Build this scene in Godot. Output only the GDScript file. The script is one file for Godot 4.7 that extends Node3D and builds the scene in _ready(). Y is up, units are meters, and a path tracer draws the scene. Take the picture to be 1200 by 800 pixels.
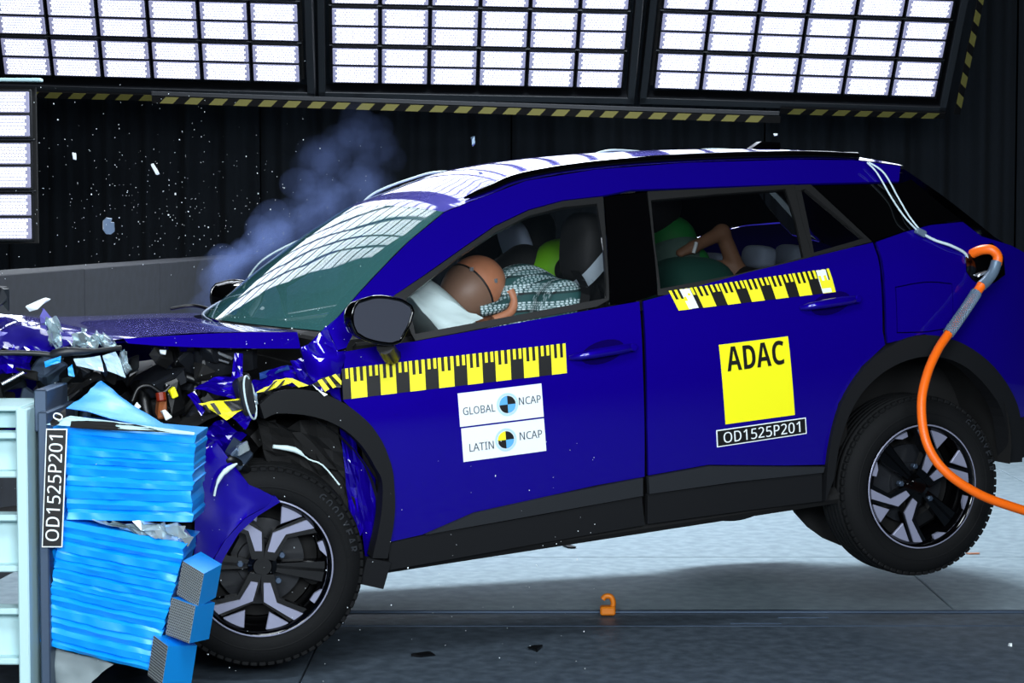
extends Node3D
# Crash hall: a blue car has just run into a deformable barrier. World: y up, metres; the floor is y = 0.
# The car has axes of its own: x = metres behind the front axle, y = up, z = towards its left flank.

const CARX = Transform3D(Vector3(0.930028,0.087156,-0.357004),Vector3(-0.081367,0.996195,0.031234),Vector3(0.358368,0.000000,0.933580),Vector3(-1.159737,0.105872,-0.594953))
var M := {}
var rng := RandomNumberGenerator.new()
var noise := FastNoiseLite.new()
var font := SystemFont.new()
var font_bold := SystemFont.new()

func _ready():
	rng.seed = 7
	noise.seed = 3
	noise.frequency = 1.0
	font.font_names = PackedStringArray(["Droid Sans"])
	font_bold.font_names = PackedStringArray(["Droid Sans"])
	font_bold.font_weight = 700
	var cam := Camera3D.new()
	cam.name = "camera"
	cam.position = Vector3(0, 1.55, 7)
	cam.rotation.x = -atan(138.0 / 2400.0)
	cam.fov = rad_to_deg(2.0 * atan(400.0 / 2400.0))
	cam.near = 0.1
	cam.far = 60.0
	cam.current = true
	add_child(cam)
	var we := WorldEnvironment.new()
	we.name = "world_environment"
	var env := Environment.new()
	env.background_mode = Environment.BG_COLOR
	env.background_color = Color(0, 0, 0)
	env.tonemap_mode = Environment.TONE_MAPPER_LINEAR
	env.tonemap_exposure = 1.0
	env.sdfgi_enabled = true
	env.ssao_enabled = true
	env.ssil_enabled = true
	env.volumetric_fog_enabled = true
	env.volumetric_fog_density = 0.0
	we.environment = env
	add_child(we)
	materials()
	banks()
	hall()
	car()
	occupants()
	barrier()
	cables()
	debris()
	smoke()

# ---------------------------------------------------------------- helpers
func P(a) -> PackedVector2Array:
	var r := PackedVector2Array()
	for i in range(0, a.size(), 2): r.append(Vector2(a[i], a[i + 1]))
	return r

func V(a) -> PackedVector3Array:
	var r := PackedVector3Array()
	for i in range(0, a.size(), 3): r.append(Vector3(a[i], a[i + 1], a[i + 2]))
	return r

func mat(c: Color, rough := 0.5, metal := 0.0, spec := 0.5) -> StandardMaterial3D:
	var m := StandardMaterial3D.new()
	m.albedo_color = c
	m.roughness = rough
	m.metallic = metal
	m.metallic_specular = spec
	return m

func noise_tex(freq: float, a: Color, b: Color, seedn := 1, size := 512, kind := 1) -> NoiseTexture2D:
	var n := FastNoiseLite.new()
	n.seed = seedn
	n.frequency = freq
	n.fractal_octaves = 5
	var t := NoiseTexture2D.new()
	t.width = size
	t.height = size
	t.seamless = true
	var g := Gradient.new()
	g.set_color(0, a)
	g.set_color(1, b)
	t.color_ramp = g
	t.noise = n
	return t

func new_st() -> SurfaceTool:
	var s := SurfaceTool.new()
	s.begin(Mesh.PRIMITIVE_TRIANGLES)
	return s

func done(s: SurfaceTool) -> ArrayMesh:
	s.generate_normals()
	return s.commit()

func tri(s: SurfaceTool, a: Vector3, b: Vector3, c: Vector3):
	s.add_vertex(a); s.add_vertex(b); s.add_vertex(c)

func quad(s: SurfaceTool, a: Vector3, b: Vector3, c: Vector3, d: Vector3):
	tri(s, a, b, c); tri(s, a, c, d)

func otri(s: SurfaceTool, a: Vector3, b: Vector3, c: Vector3, o: Vector3):   # wound to face away from o
	if (c - a).cross(b - a).dot((a + b + c) / 3.0 - o) >= 0.0: tri(s, a, b, c)
	else: tri(s, a, c, b)

func oquad(s: SurfaceTool, a, b, c, d, o: Vector3):
	otri(s, a, b, c, o); otri(s, a, c, d, o)

func add_box(s: SurfaceTool, t: Transform3D, size: Vector3, bev := 0.004):
	s.set_smooth_group(-1)
	var h := size * 0.5
	bev = minf(bev, minf(h.x, minf(h.y, h.z)) * 0.9)
	var c := t.origin
	for ax in 3:
		var a1 := (ax + 1) % 3
		var a2 := (ax + 2) % 3
		for sg in [-1.0, 1.0]:
			var q := []
			for k in [[-1, -1], [1, -1], [1, 1], [-1, 1]]:
				var v := Vector3()
				v[ax] = sg * h[ax]; v[a1] = k[0] * (h[a1] - bev); v[a2] = k[1] * (h[a2] - bev)
				q.append(t * v)
			oquad(s, q[0], q[1], q[2], q[3], c)
			if bev > 0.0:
				for s2 in [-1.0, 1.0]:   # the chamfer between faces ax and a1
					var e := []
					for k in [[0, -1], [1, -1], [1, 1], [0, 1]]:
						var v := Vector3()
						v[ax] = sg * (h[ax] if k[0] == 0 else h[ax] - bev)
						v[a1] = s2 * (h[a1] - bev if k[0] == 0 else h[a1])
						v[a2] = k[1] * (h[a2] - bev)
						e.append(t * v)
					oquad(s, e[0], e[1], e[2], e[3], c)
	if bev > 0.0:
		for x in [-1.0, 1.0]: for y in [-1.0, 1.0]: for z in [-1.0, 1.0]:
			var g := Vector3(x, y, z)
			var q := []
			for ax in 3:
				var v := Vector3()
				for k in 3: v[k] = g[k] * (h[k] if k == ax else h[k] - bev)
				q.append(t * v)
			otri(s, q[0], q[1], q[2], c)

func box_mesh(size: Vector3, bev := 0.004, at := Vector3.ZERO) -> ArrayMesh:
	var s := new_st()
	add_box(s, Transform3D(Basis(), at), size, bev)
	return done(s)

func curve(pts: PackedVector3Array, k := 6) -> PackedVector3Array:
	var r := PackedVector3Array()
	var n := pts.size()
	for i in n - 1:
		var a := pts[i]
		var b := pts[i + 1]
		var pa := pts[maxi(i - 1, 0)]
		var pb := pts[mini(i + 2, n - 1)]
		for j in k: r.append(a.cubic_interpolate(b, pa, pb, float(j) / k))
	r.append(pts[n - 1])
	return r

func add_tube(s: SurfaceTool, pts: PackedVector3Array, rad, sides := 8, cap := true):
	s.set_smooth_group(1)
	var n := pts.size()
	var rings := []
	var up := Vector3(0.13, 0.21, 0.97)
	for i in n:
		var d := (pts[mini(i + 1, n - 1)] - pts[maxi(i - 1, 0)]).normalized()
		var x := (up - d * up.dot(d)).normalized()
		up = x
		var y := d.cross(x)
		var r: float = rad if rad is float else rad[mini(i, rad.size() - 1)]
		var ring := []
		for k in sides:
			var a := TAU * k / sides
			ring.append(pts[i] + (x * cos(a) + y * sin(a)) * r)
		rings.append(ring)
	for i in n - 1:
		for k in sides:
			var k2 := (k + 1) % sides
			oquad(s, rings[i][k], rings[i][k2], rings[i + 1][k2], rings[i + 1][k], (pts[i] + pts[i + 1]) * 0.5)
	if cap:
		s.set_smooth_group(-1)
		for e in [0, n - 1]:
			var o := pts[1] if e == 0 else pts[n - 2]
			for k in sides: otri(s, pts[e], rings[e][k], rings[e][(k + 1) % sides], o)

func tube(pts: PackedVector3Array, rad, sides := 8, k := 6) -> ArrayMesh:
	var s := new_st()
	add_tube(s, curve(pts, k) if k > 1 else pts, rad, sides)
	return done(s)

func add_lathe(s: SurfaceTool, prof: PackedVector2Array, seg := 64, hard := false, at := Vector3.ZERO):   # profile (radius, z) round the z axis
	for i in prof.size() - 1:
		s.set_smooth_group(10 + i if hard else 3)
		for k in seg:
			var a := TAU * k / seg
			var b := TAU * (k + 1) / seg
			var p0 := Vector3(cos(a) * prof[i].x, sin(a) * prof[i].x, prof[i].y) + at
			var p1 := Vector3(cos(b) * prof[i].x, sin(b) * prof[i].x, prof[i].y) + at
			var p2 := Vector3(cos(b) * prof[i + 1].x, sin(b) * prof[i + 1].x, prof[i + 1].y) + at
			var p3 := Vector3(cos(a) * prof[i + 1].x, sin(a) * prof[i + 1].x, prof[i + 1].y) + at
			quad(s, p0, p1, p2, p3)

func add_prism(s: SurfaceTool, poly: PackedVector2Array, z0: float, z1: float, t := Transform3D(), bev := 0.0):
	s.set_smooth_group(-1)
	if not Geometry2D.is_polygon_clockwise(poly): poly = rev(poly)
	var n := poly.size()
	var top := poly
	if bev > 0.0:
		var o := Geometry2D.offset_polygon(poly, -bev)
		if o.size() == 1 and o[0].size() == n:
			top = o[0] if Geometry2D.is_polygon_clockwise(o[0]) else rev(o[0])
			var best := 0
			for i in n:
				if top[i].distance_to(poly[0]) < top[best].distance_to(poly[0]): best = i
			top = top.slice(best) + top.slice(0, best)
		else: bev = 0.0
	var ix := Geometry2D.triangulate_polygon(top)
	for i in range(0, ix.size(), 3):
		var q := [top[ix[i]], top[ix[i + 1]], top[ix[i + 2]]]
		if (q[1] - q[0]).cross(q[2] - q[0]) > 0.0: q = [q[0], q[2], q[1]]
		tri(s, t * Vector3(q[0].x, q[0].y, z1), t * Vector3(q[1].x, q[1].y, z1), t * Vector3(q[2].x, q[2].y, z1))
	ix = Geometry2D.triangulate_polygon(poly)
	for i in range(0, ix.size(), 3):
		var q := [poly[ix[i]], poly[ix[i + 1]], poly[ix[i + 2]]]
		if (q[1] - q[0]).cross(q[2] - q[0]) < 0.0: q = [q[0], q[2], q[1]]
		tri(s, t * Vector3(q[0].x, q[0].y, z0), t * Vector3(q[1].x, q[1].y, z0), t * Vector3(q[2].x, q[2].y, z0))
	for i in n:
		var j := (i + 1) % n
		var a := Vector3(poly[i].x, poly[i].y, z0)
		var b := Vector3(poly[j].x, poly[j].y, z0)
		var c := Vector3(poly[j].x, poly[j].y, z1 - bev)
		var d := Vector3(poly[i].x, poly[i].y, z1 - bev)
		quad(s, t * a, t * d, t * c, t * b)
		if bev > 0.0:
			quad(s, t * d, t * Vector3(top[i].x, top[i].y, z1), t * Vector3(top[j].x, top[j].y, z1), t * c)

func rev(p: PackedVector2Array) -> PackedVector2Array:
	var r := p.duplicate()
	r.reverse()
	return r

func prism(poly: PackedVector2Array, z0: float, z1: float, bev := 0.0) -> ArrayMesh:
	var s := new_st()
	add_prism(s, poly, z0, z1, Transform3D(), bev)
	return done(s)

func grid(f: Callable, nu: int, nv: int, flat := false) -> ArrayMesh:   # f(u, v) over 0..1; front side where d/du x d/dv points
	var s := new_st()
	s.set_smooth_group(-1 if flat else 1)
	for i in nu:
		for j in nv:
			var a: Vector3 = f.call(float(i) / nu, float(j) / nv)
			var b: Vector3 = f.call(float(i + 1) / nu, float(j) / nv)
			var c: Vector3 = f.call(float(i + 1) / nu, float(j + 1) / nv)
			var d: Vector3 = f.call(float(i) / nu, float(j + 1) / nv)
			quad(s, a, d, c, b)
	return done(s)

func sheet(q: PackedVector3Array, nu := 6, nv := 6, amp := 0.02, seedn := 1, flat := true, freq := 9.0) -> ArrayMesh:   # a crumpled sheet of metal between four corners, 1.5 mm thick
	var nrm := (q[1] - q[0]).cross(q[3] - q[0]).normalized()
	var f := func(u: float, v: float, o: float) -> Vector3:
		var p: Vector3 = q[0].lerp(q[1], u).lerp(q[3].lerp(q[2], u), v)
		var k := Vector3(noise.get_noise_3d(p.x * freq, p.y * freq, p.z * freq + seedn * 7.3), noise.get_noise_3d(p.x * freq + 31, p.y * freq, p.z * freq + seedn), noise.get_noise_3d(p.x * freq, p.y * freq + 57, p.z * freq - seedn))
		return p + (nrm * k.x * 1.6 + k * 0.7) * amp * 2.0 + nrm * o
	var s := new_st()
	s.set_smooth_group(-1 if flat else 1)
	for i in nu:
		for j in nv:
			for o in [0.0, -0.0015]:
				var a: Vector3 = f.call(float(i) / nu, float(j) / nv, o)
				var b: Vector3 = f.call(float(i + 1) / nu, float(j) / nv, o)
				var c: Vector3 = f.call(float(i + 1) / nu, float(j + 1) / nv, o)
				var d: Vector3 = f.call(float(i) / nu, float(j + 1) / nv, o)
				if o == 0.0: quad(s, a, d, c, b)
				else: quad(s, a, b, c, d)
	return done(s)

func lump(size: Vector3, seedn: int, amp := 0.25) -> ArrayMesh:   # a dented casting: a chamfered block with its corners pushed about
	var r := RandomNumberGenerator.new()
	r.seed = seedn
	var k := []
	for i in 8: k.append(Vector3(r.randf_range(-1, 1), r.randf_range(-1, 1), r.randf_range(-1, 1)) * amp)
	var s := new_st()
	add_box(s, Transform3D(), Vector3(1, 1, 1), 0.1)
	var a := s.commit_to_arrays()
	var s2 := new_st()
	s2.set_smooth_group(-1)
	for v: Vector3 in a[Mesh.ARRAY_VERTEX]:
		var w := v + Vector3(0.5, 0.5, 0.5)
		var d: Vector3 = k[0].lerp(k[1], w.x).lerp(k[2].lerp(k[3], w.x), w.y).lerp(k[4].lerp(k[5], w.x).lerp(k[6].lerp(k[7], w.x), w.y), w.z)
		s2.add_vertex((v + d) * size)
	return done(s2)

func numbered(called: String, parent: Node) -> String:
	if parent != self or not has_node(called): return called
	var i := 1
	while has_node("%s_%03d" % [called, i]): i += 1
	return "%s_%03d" % [called, i]

func obj(called: String, mesh: Mesh, m: Material, parent: Node = self, t := Transform3D()) -> MeshInstance3D:
	var o := MeshInstance3D.new()
	o.name = numbered(called, parent)
	o.mesh = mesh
	o.material_override = m
	o.transform = t
	parent.add_child(o, true)
	return o

func tag(o: Node, label: String, category := "", group := "", kind := "") -> Node:
	if label: o.set_meta("label", label)
	if category: o.set_meta("category", category)
	if group: o.set_meta("group", group)
	if kind: o.set_meta("kind", kind)
	return o

func thing(called: String, label: String, category: String, t := Transform3D(), group := "") -> Node3D:
	var o := Node3D.new()
	o.name = numbered(called, self)
	o.transform = t
	add_child(o, true)
	tag(o, label, category, group)
	return o

func at(x: float, y: float, z: float) -> Transform3D:
	return Transform3D(Basis(), Vector3(x, y, z))

func turned(p: Vector3, deg: Vector3) -> Transform3D:
	return Transform3D(Basis.from_euler(deg * PI / 180.0), p)

func words(txt: String, f: Font, m: Material, parent: Node, t: Transform3D, width: float, height: float, called := "lettering") -> MeshInstance3D:   # raised 1 mm, fitted to width x height, centred on t
	var tm := TextMesh.new()
	tm.text = txt
	tm.font = f
	tm.font_size = 64
	tm.pixel_size = 0.01
	tm.depth = 0.01
	tm.curve_step = 1.0
	var b := tm.get_aabb()
	var k := Vector3(width / b.size.x, height / b.size.y, 0.1)
	var o := MeshInstance3D.new()
	o.name = called
	o.mesh = tm
	o.material_override = m
	o.transform = t * Transform3D(Basis.from_scale(k), -(b.get_center() * k))
	parent.add_child(o, true)
	return o

# ---------------------------------------------------------------- materials
func materials():
	M.paint = mat(Color("13008c"), 0.5, 0.4, 0.1)
	M.paint.clearcoat_enabled = true
	M.paint.clearcoat = 1.0
	M.paint.clearcoat_roughness = 0.03
	M.black_gloss = mat(Color(0.012, 0.012, 0.016), 0.08)
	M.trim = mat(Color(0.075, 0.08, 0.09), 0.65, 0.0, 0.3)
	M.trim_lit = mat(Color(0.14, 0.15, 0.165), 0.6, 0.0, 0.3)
	M.rubber = mat(Color(0.05, 0.054, 0.06), 0.75, 0.0, 0.3)
	M.rubber.normal_enabled = true
	var rn := noise_tex(0.08, Color.BLACK, Color.WHITE, 11, 256)
	rn.color_ramp = null
	rn.as_normal_map = true
	rn.bump_strength = 2.0
	M.rubber.normal_texture = rn
	M.rubber.normal_scale = 0.25
	M.rubber.uv1_triplanar = true
	M.rubber.uv1_scale = Vector3(4, 4, 4)
	M.liner = mat(Color(0.02, 0.02, 0.024), 0.85)
	M.alloy = mat(Color(0.6, 0.61, 0.7), 0.35, 0.35)
	M.chrome = mat(Color(0.85, 0.87, 0.9), 0.15, 0.8)
	M.foil = mat(Color(0.8, 0.86, 0.88), 0.22, 0.65)
	M.steel = mat(Color(0.32, 0.38, 0.46), 0.42, 0.7)
	M.glass = mat(Color(0.35, 0.62, 0.62, 0.34), 0.0)
	M.glass.transparency = BaseMaterial3D.TRANSPARENCY_ALPHA
	M.side_glass = mat(Color(0.1, 0.13, 0.15, 0.10), 0.0)
	M.side_glass.transparency = BaseMaterial3D.TRANSPARENCY_ALPHA
	M.dark_glass = mat(Color(0.01, 0.012, 0.02, 0.55), 0.0)
	M.dark_glass.transparency = BaseMaterial3D.TRANSPARENCY_ALPHA
	M.mirror = mat(Color(0.26, 0.27, 0.31), 0.2, 0.2)
	M.window_rubber = mat(Color(0.02, 0.022, 0.026), 0.6)
	M.door_frame = mat(Color(0.04, 0.044, 0.05), 0.55)
	M.skin_brown = mat(Color(0.5, 0.38, 0.31), 0.5)
	M.yellow = mat(Color(0.98, 0.96, 0.06), 0.5)
	M.ruler_yellow = mat(Color(0.97, 0.93, 0.14), 0.5)
	M.black_ink = mat(Color(0.02, 0.02, 0.025), 0.5)
	M.white = mat(Color(0.93, 0.96, 0.97), 0.5)
	M.ink_grey = mat(Color(0.25, 0.29, 0.33), 0.5)
	M.sky_blue = mat(Color(0.36, 0.68, 0.9), 0.5)
	M.pale_blue = mat(Color(0.72, 0.86, 0.93), 0.5)
	M.seat = mat(Color(0.035, 0.038, 0.045), 0.8)
	M.seat_grey = mat(Color(0.6, 0.66, 0.75), 0.75)
	M.seat_green = mat(Color(0.1, 0.33, 0.28), 0.8)
	M.bag = mat(Color(0.85, 0.93, 0.93), 0.75)
	M.bag.backlight_enabled = true
	M.bag.backlight = Color(0.3, 0.33, 0.33)
	M.belt = mat(Color(0.55, 0.6, 0.64), 0.7)
	M.skin_dummy = mat(Color(0.72, 0.47, 0.34), 0.5)
	M.skin_pale = mat(Color(0.55, 0.4, 0.3), 0.55)
	M.bib = mat(Color(0.28, 0.4, 0.36), 0.75)
	M.hivis = mat(Color(0.45, 0.75, 0.1), 0.6)
	M.shirt_green = mat(Color(0.08, 0.48, 0.2), 0.7)
	M.orange = mat(Color(0.98, 0.42, 0.05), 0.4)
	M.wire = mat(Color(0.78, 0.86, 0.88), 0.4)
	M.tape = mat(Color(0.42, 0.5, 0.58), 0.35, 0.3)
	M.hook = mat(Color(0.9, 0.5, 0.05), 0.45)
	M.barrier_blue = mat(Color(0.0, 0.62, 0.98), 0.38, 0.1)
	M.barrier_blue.metallic_specular = 0.6
	M.barrier_white = mat(Color(0.72, 0.85, 0.86), 0.5)
	M.honey = mat(Color(0.95, 0.97, 0.97), 0.5, 0.0)
	var hn := noise_tex(0.35, Color(0.25, 0.26, 0.26), Color(0.8, 0.82, 0.82), 5, 256)
	M.honey.albedo_texture = hn
	M.honey.uv1_triplanar = true
	M.honey.uv1_scale = Vector3(5, 5, 5)
	M.floor = mat(Color(0.9, 0.9, 0.9), 0.6, 0.0, 0.22)
	M.floor.albedo_texture = noise_tex(0.03, Color(0.56, 0.63, 0.67), Color(0.68, 0.75, 0.79), 21, 1024)
	M.floor.uv1_triplanar = true
	M.floor.uv1_world_triplanar = true
	M.floor.uv1_scale = Vector3(0.35, 0.35, 0.35)
	M.deck = mat(Color(1, 1, 1), 0.5, 0.0, 0.35)
	M.deck.albedo_texture = noise_tex(0.03, Color(0.25, 0.29, 0.33), Color(0.38, 0.43, 0.48), 22, 1024)
	M.deck.uv1_triplanar = true
	M.deck.uv1_world_triplanar = true
	M.deck.uv1_scale = Vector3(0.4, 0.4, 0.4)
	M.hall_black = mat(Color(0.03, 0.032, 0.04), 0.9)
	M.curtain = mat(Color(0.07, 0.095, 0.125), 0.95)
	M.low_wall = mat(Color(1, 1, 1), 0.8)
	M.low_wall.albedo_texture = noise_tex(0.02, Color(0.085, 0.095, 0.12), Color(0.13, 0.14, 0.175), 23, 512)
	M.low_wall.uv1_triplanar = true
	M.frame_dark = mat(Color(0.07, 0.08, 0.1), 0.5, 0.4)
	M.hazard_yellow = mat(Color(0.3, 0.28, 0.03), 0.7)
	M.hazard_black = mat(Color(0.02, 0.02, 0.024), 0.8, 0.0, 0.2)
	M.lamp_case = mat(Color(0.06, 0.07, 0.09), 0.5, 0.3)
	M.lamp_plate = mat(Color(0.5, 0.5, 0.58), 0.4)
	M.lamp_plate.emission_enabled = true
	M.lamp_plate.emission = Color(0.62, 0.62, 0.78)
	M.lamp_plate.emission_energy_multiplier = 0.45
	M.led = mat(Color(1, 1, 1), 0.4)
	M.led.emission_enabled = true
	M.led.emission = Color(0.93, 0.95, 1.0)
	M.led.emission_energy_multiplier = 2.2
	M.dark_plastic = mat(Color(0.025, 0.028, 0.034), 0.4)
	M.grey_plastic = mat(Color(0.1, 0.11, 0.13), 0.45)
	M.part_orange = mat(Color(0.5, 0.13, 0.05), 0.4)
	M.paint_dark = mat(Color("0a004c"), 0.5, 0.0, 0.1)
	M.barrier_steel_blue = mat(Color(0.16, 0.3, 0.62), 0.3, 0.5)
	M.foil_blue = mat(Color(0.55, 0.54, 0.86), 0.25, 0.3)
	M.torn = mat(Color(0.5, 0.55, 0.56), 0.6)
	M.part_brown = mat(Color(0.55, 0.3, 0.14), 0.5)
	M.lens = mat(Color(0.82, 0.92, 0.97), 0.15, 0.2)

# ---------------------------------------------------------------- lamps
const CW := 0.33
const RH := 0.30
var lamp_mesh: ArrayMesh
var plate_mesh: ArrayMesh

func make_lamp_meshes():
	lamp_mesh = box_mesh(Vector3(CW - 0.012, RH - 0.012, 0.05), 0.006, Vector3(0, 0, -0.03))
	var s := new_st()
	add_box(s, at(0, 0, 0), Vector3(CW - 0.028, 0.122, 0.012), 0.004)
	plate_mesh = done(s)
	var l := new_st()
	l.set_smooth_group(-1)
	for r in 6:   # staggered rows of lenses, each a small pyramid
		for c in 13:
			var p := Vector3((c - 6.0 + (0.25 if r % 2 else -0.25)) * 0.0197, (r - 2.5) * 0.019, 0.0062)
			var q := [p + Vector3(-0.0074, -0.0068, 0), p + Vector3(-0.0074, 0.0068, 0), p + Vector3(0.0074, 0.0068, 0), p + Vector3(0.0074, -0.0068, 0)]
			var top := p + Vector3(0, 0, 0.005)
			for k in 4: otri(l, q[k], q[(k + 1) % 4], top, p - Vector3(0, 0, 0.01))
	plate_mesh = join(plate_mesh, done(l), M.lamp_plate, M.led)

func join(a: ArrayMesh, b: ArrayMesh, ma: Material, mb: Material) -> ArrayMesh:
	var r := ArrayMesh.new()
	r.add_surface_from_arrays(Mesh.PRIMITIVE_TRIANGLES, a.surface_get_arrays(0))
	r.add_surface_from_arrays(Mesh.PRIMITIVE_TRIANGLES, b.surface_get_arrays(0))
	r.surface_set_material(0, ma)
	r.surface_set_material(1, mb)
	return r

func lamp_module(bank: Node3D, p: Vector3):
	var h := obj("floodlight", lamp_mesh, M.lamp_case, bank, Transform3D(Basis(), p))
	for k in [-1, 1]: obj("led_panel", plate_mesh, null, h, at(0, k * 0.069, 0))

func area(parent: Node3D, called: String, t: Transform3D, size: Vector2, energy: float):   # shines along the lamp's +z
	var a := AreaLight3D.new()
	a.name = called
	a.area_size = size
	a.light_color = Color(0.93, 0.97, 1.0)
	a.light_energy = energy
	a.area_range = 40.0
	a.area_attenuation = 2.0
	a.shadow_enabled = true
	a.transform = t * Transform3D(Basis(Vector3.UP, PI), Vector3.ZERO)
	parent.add_child(a, true)

func light_bank(t: Transform3D, cols: int, rows: int, label: String, energy: float, each := false, framed := true) -> Node3D:
	var b := thing("light_bank", label, "lights", t, "")
	for c in cols:
		for r in rows:
			var p := Vector3((c + 0.5) * CW, (r + 0.5) * RH, 0)
			lamp_module(b, p)
			if each:
				area(b, "floodlight_light", at(p.x, p.y, 0.02), Vector2(0.27, 0.25), energy / (cols * rows))
	var w := cols * CW
	var h := rows * RH
	if framed:
		for x in [-0.06, w + 0.06]: obj("frame_bar", box_mesh(Vector3(0.05, h + 0.2, 0.12)), M.frame_dark, b, at(x, h / 2, -0.05))
		for y in [-0.08, h + 0.08]: obj("frame_bar", box_mesh(Vector3(w + 0.17, 0.05, 0.12)), M.frame_dark, b, at(w / 2, y, -0.05))
	else:
		obj("top_rail", box_mesh(Vector3(w + 0.1, 0.02, 0.1)), M.barrier_white, b, at(w / 2, h + 0.05, -0.06))
		obj("frame_post", box_mesh(Vector3(0.06, h + 0.5, 0.05)), M.frame_dark, b, at(w - 0.3, h / 2 - 0.2, -0.13))
	for r in range(1, rows): obj("cross_bar", box_mesh(Vector3(w + 0.02, 0.012, 0.04)), M.frame_dark, b, at(w / 2, r * RH, -0.02))
	obj("back_panel", box_mesh(Vector3(w + 0.02, h + 0.02, 0.02)), M.hall_black, b, at(w / 2, h / 2, -0.1))
	if not each: area(b, "bank_light", at(w / 2, h / 2, 0.03), Vector2(w, h), energy)
	return b

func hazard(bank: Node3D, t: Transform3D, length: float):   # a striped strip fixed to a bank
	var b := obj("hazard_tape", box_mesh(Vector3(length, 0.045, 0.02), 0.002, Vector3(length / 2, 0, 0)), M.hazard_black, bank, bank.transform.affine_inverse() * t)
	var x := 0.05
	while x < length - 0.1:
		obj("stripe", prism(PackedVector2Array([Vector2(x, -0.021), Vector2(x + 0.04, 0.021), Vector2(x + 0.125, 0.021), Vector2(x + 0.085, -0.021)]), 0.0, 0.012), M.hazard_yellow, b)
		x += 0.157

func basis3(x: Vector3, y: Vector3, o: Vector3) -> Transform3D:
	var z := x.cross(y).normalized()
	return Transform3D(x.normalized(), y.normalized(), z, o)

func banks():
	make_lamp_meshes()
	var tl := basis3(Vector3(0.99957, -0.02549, -0.01455), Vector3(0.02934, 0.854, 0.51944), Vector3(-3.38, 2.525, -6.683))
	var tm := basis3(Vector3(0.99855, -0.0155, -0.0515), Vector3(0.042, 0.82294, 0.56657), Vector3(-1.223, 2.487, -6.909))
	var tr := basis3(Vector3(0.99736, -0.02664, -0.06762), Vector3(0.05823, 0.84967, 0.52408), Vector3(0.966, 2.464, -7.142))
	var bl := light_bank(tl, 6, 11, "tilted white LED light bank, leftmost of the three hanging above the crash", 2.4, true)
	var bm := light_bank(tm, 6, 11, "tilted white LED light bank hanging in the middle over the windscreen", 2.4, true)
	var br := light_bank(tr, 6, 11, "tilted white LED light bank, rightmost, edged with hazard tape on its right side", 2.4, true)
	light_bank(basis3(Vector3(1, 0, -0.05), Vector3(0, 1, 0.02), V([-2.807,1.44,-5])[0] - Vector3(3 * CW, 0, 0)), 3, 3, "upright stack of LED lamps at the left edge below the left bank", 1.0, true, false)
	hazard(bl, Transform3D(tl.basis, tl * Vector3(-0.1, -0.115, 0.02)), 1.28)
	var long_tape := basis3(Vector3(1, -0.03, -0.03), Vector3(0, 1, 0), V([-2.309,2.342,-6.2])[0])
	hazard(bm, long_tape, 4.05)
	obj("tape_beam", box_mesh(Vector3(4.05, 0.03, 0.05), 0.004, Vector3(2.02, 0.04, -0.02)), M.frame_dark, bm, tm.affine_inverse() * long_tape)
	for x in [1.3, 2.9]: obj("beam_hanger", box_mesh(Vector3(0.04, 0.03, 0.7), 0.004, Vector3(x, 0.04, -0.36)), M.frame_dark, bm, tm.affine_inverse() * long_tape)
	hazard(br, Transform3D(tr.basis, tr * Vector3(0.9, -0.115, 0.02)), 1.16)
	hazard(br, Transform3D(tr.basis * Basis(Vector3(0, 0, 1), PI / 2), tr * Vector3(2.14, -0.1, 0.02)), 2.2)
	# out of view: the bank hanging flat over the track, and the banks on the camera's side that face those in view
	light_bank(basis3(Vector3(1, 0, 0), Vector3(0, -0.1, 0.995), Vector3(-0.8, 5.8, -4.4)), 6, 5, "white LED light bank hanging flat over the track above the car", 62.0)
	light_bank(basis3(Vector3(-1, 0, 0), Vector3(0, 0.97, -0.24), Vector3(-0.3, 1.95, 7.6)), 6, 5, "white LED light bank on the camera's side of the track, on the barrier's half", 32.0)
	light_bank(basis3(Vector3(-1, 0, 0), Vector3(0, 0.97, -0.24), Vector3(2.4, 1.95, 7.6)), 6, 5, "white LED light bank on the camera's side of the track, on the tail's half", 32.0)
	light_bank(basis3(Vector3(-1, 0, 0), Vector3(0, 0.5, -0.866), Vector3(1.4, 5.0, 5.6)), 8, 5, "white LED light bank hung high over the camera's side of the track", 24.0)

# ---------------------------------------------------------------- hall
func structure(called: String, mesh: Mesh, m: Material, t := Transform3D()) -> MeshInstance3D:
	var o := obj(called, mesh, m, self, t)
	o.set_meta("kind", "structure")
	return o

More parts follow.
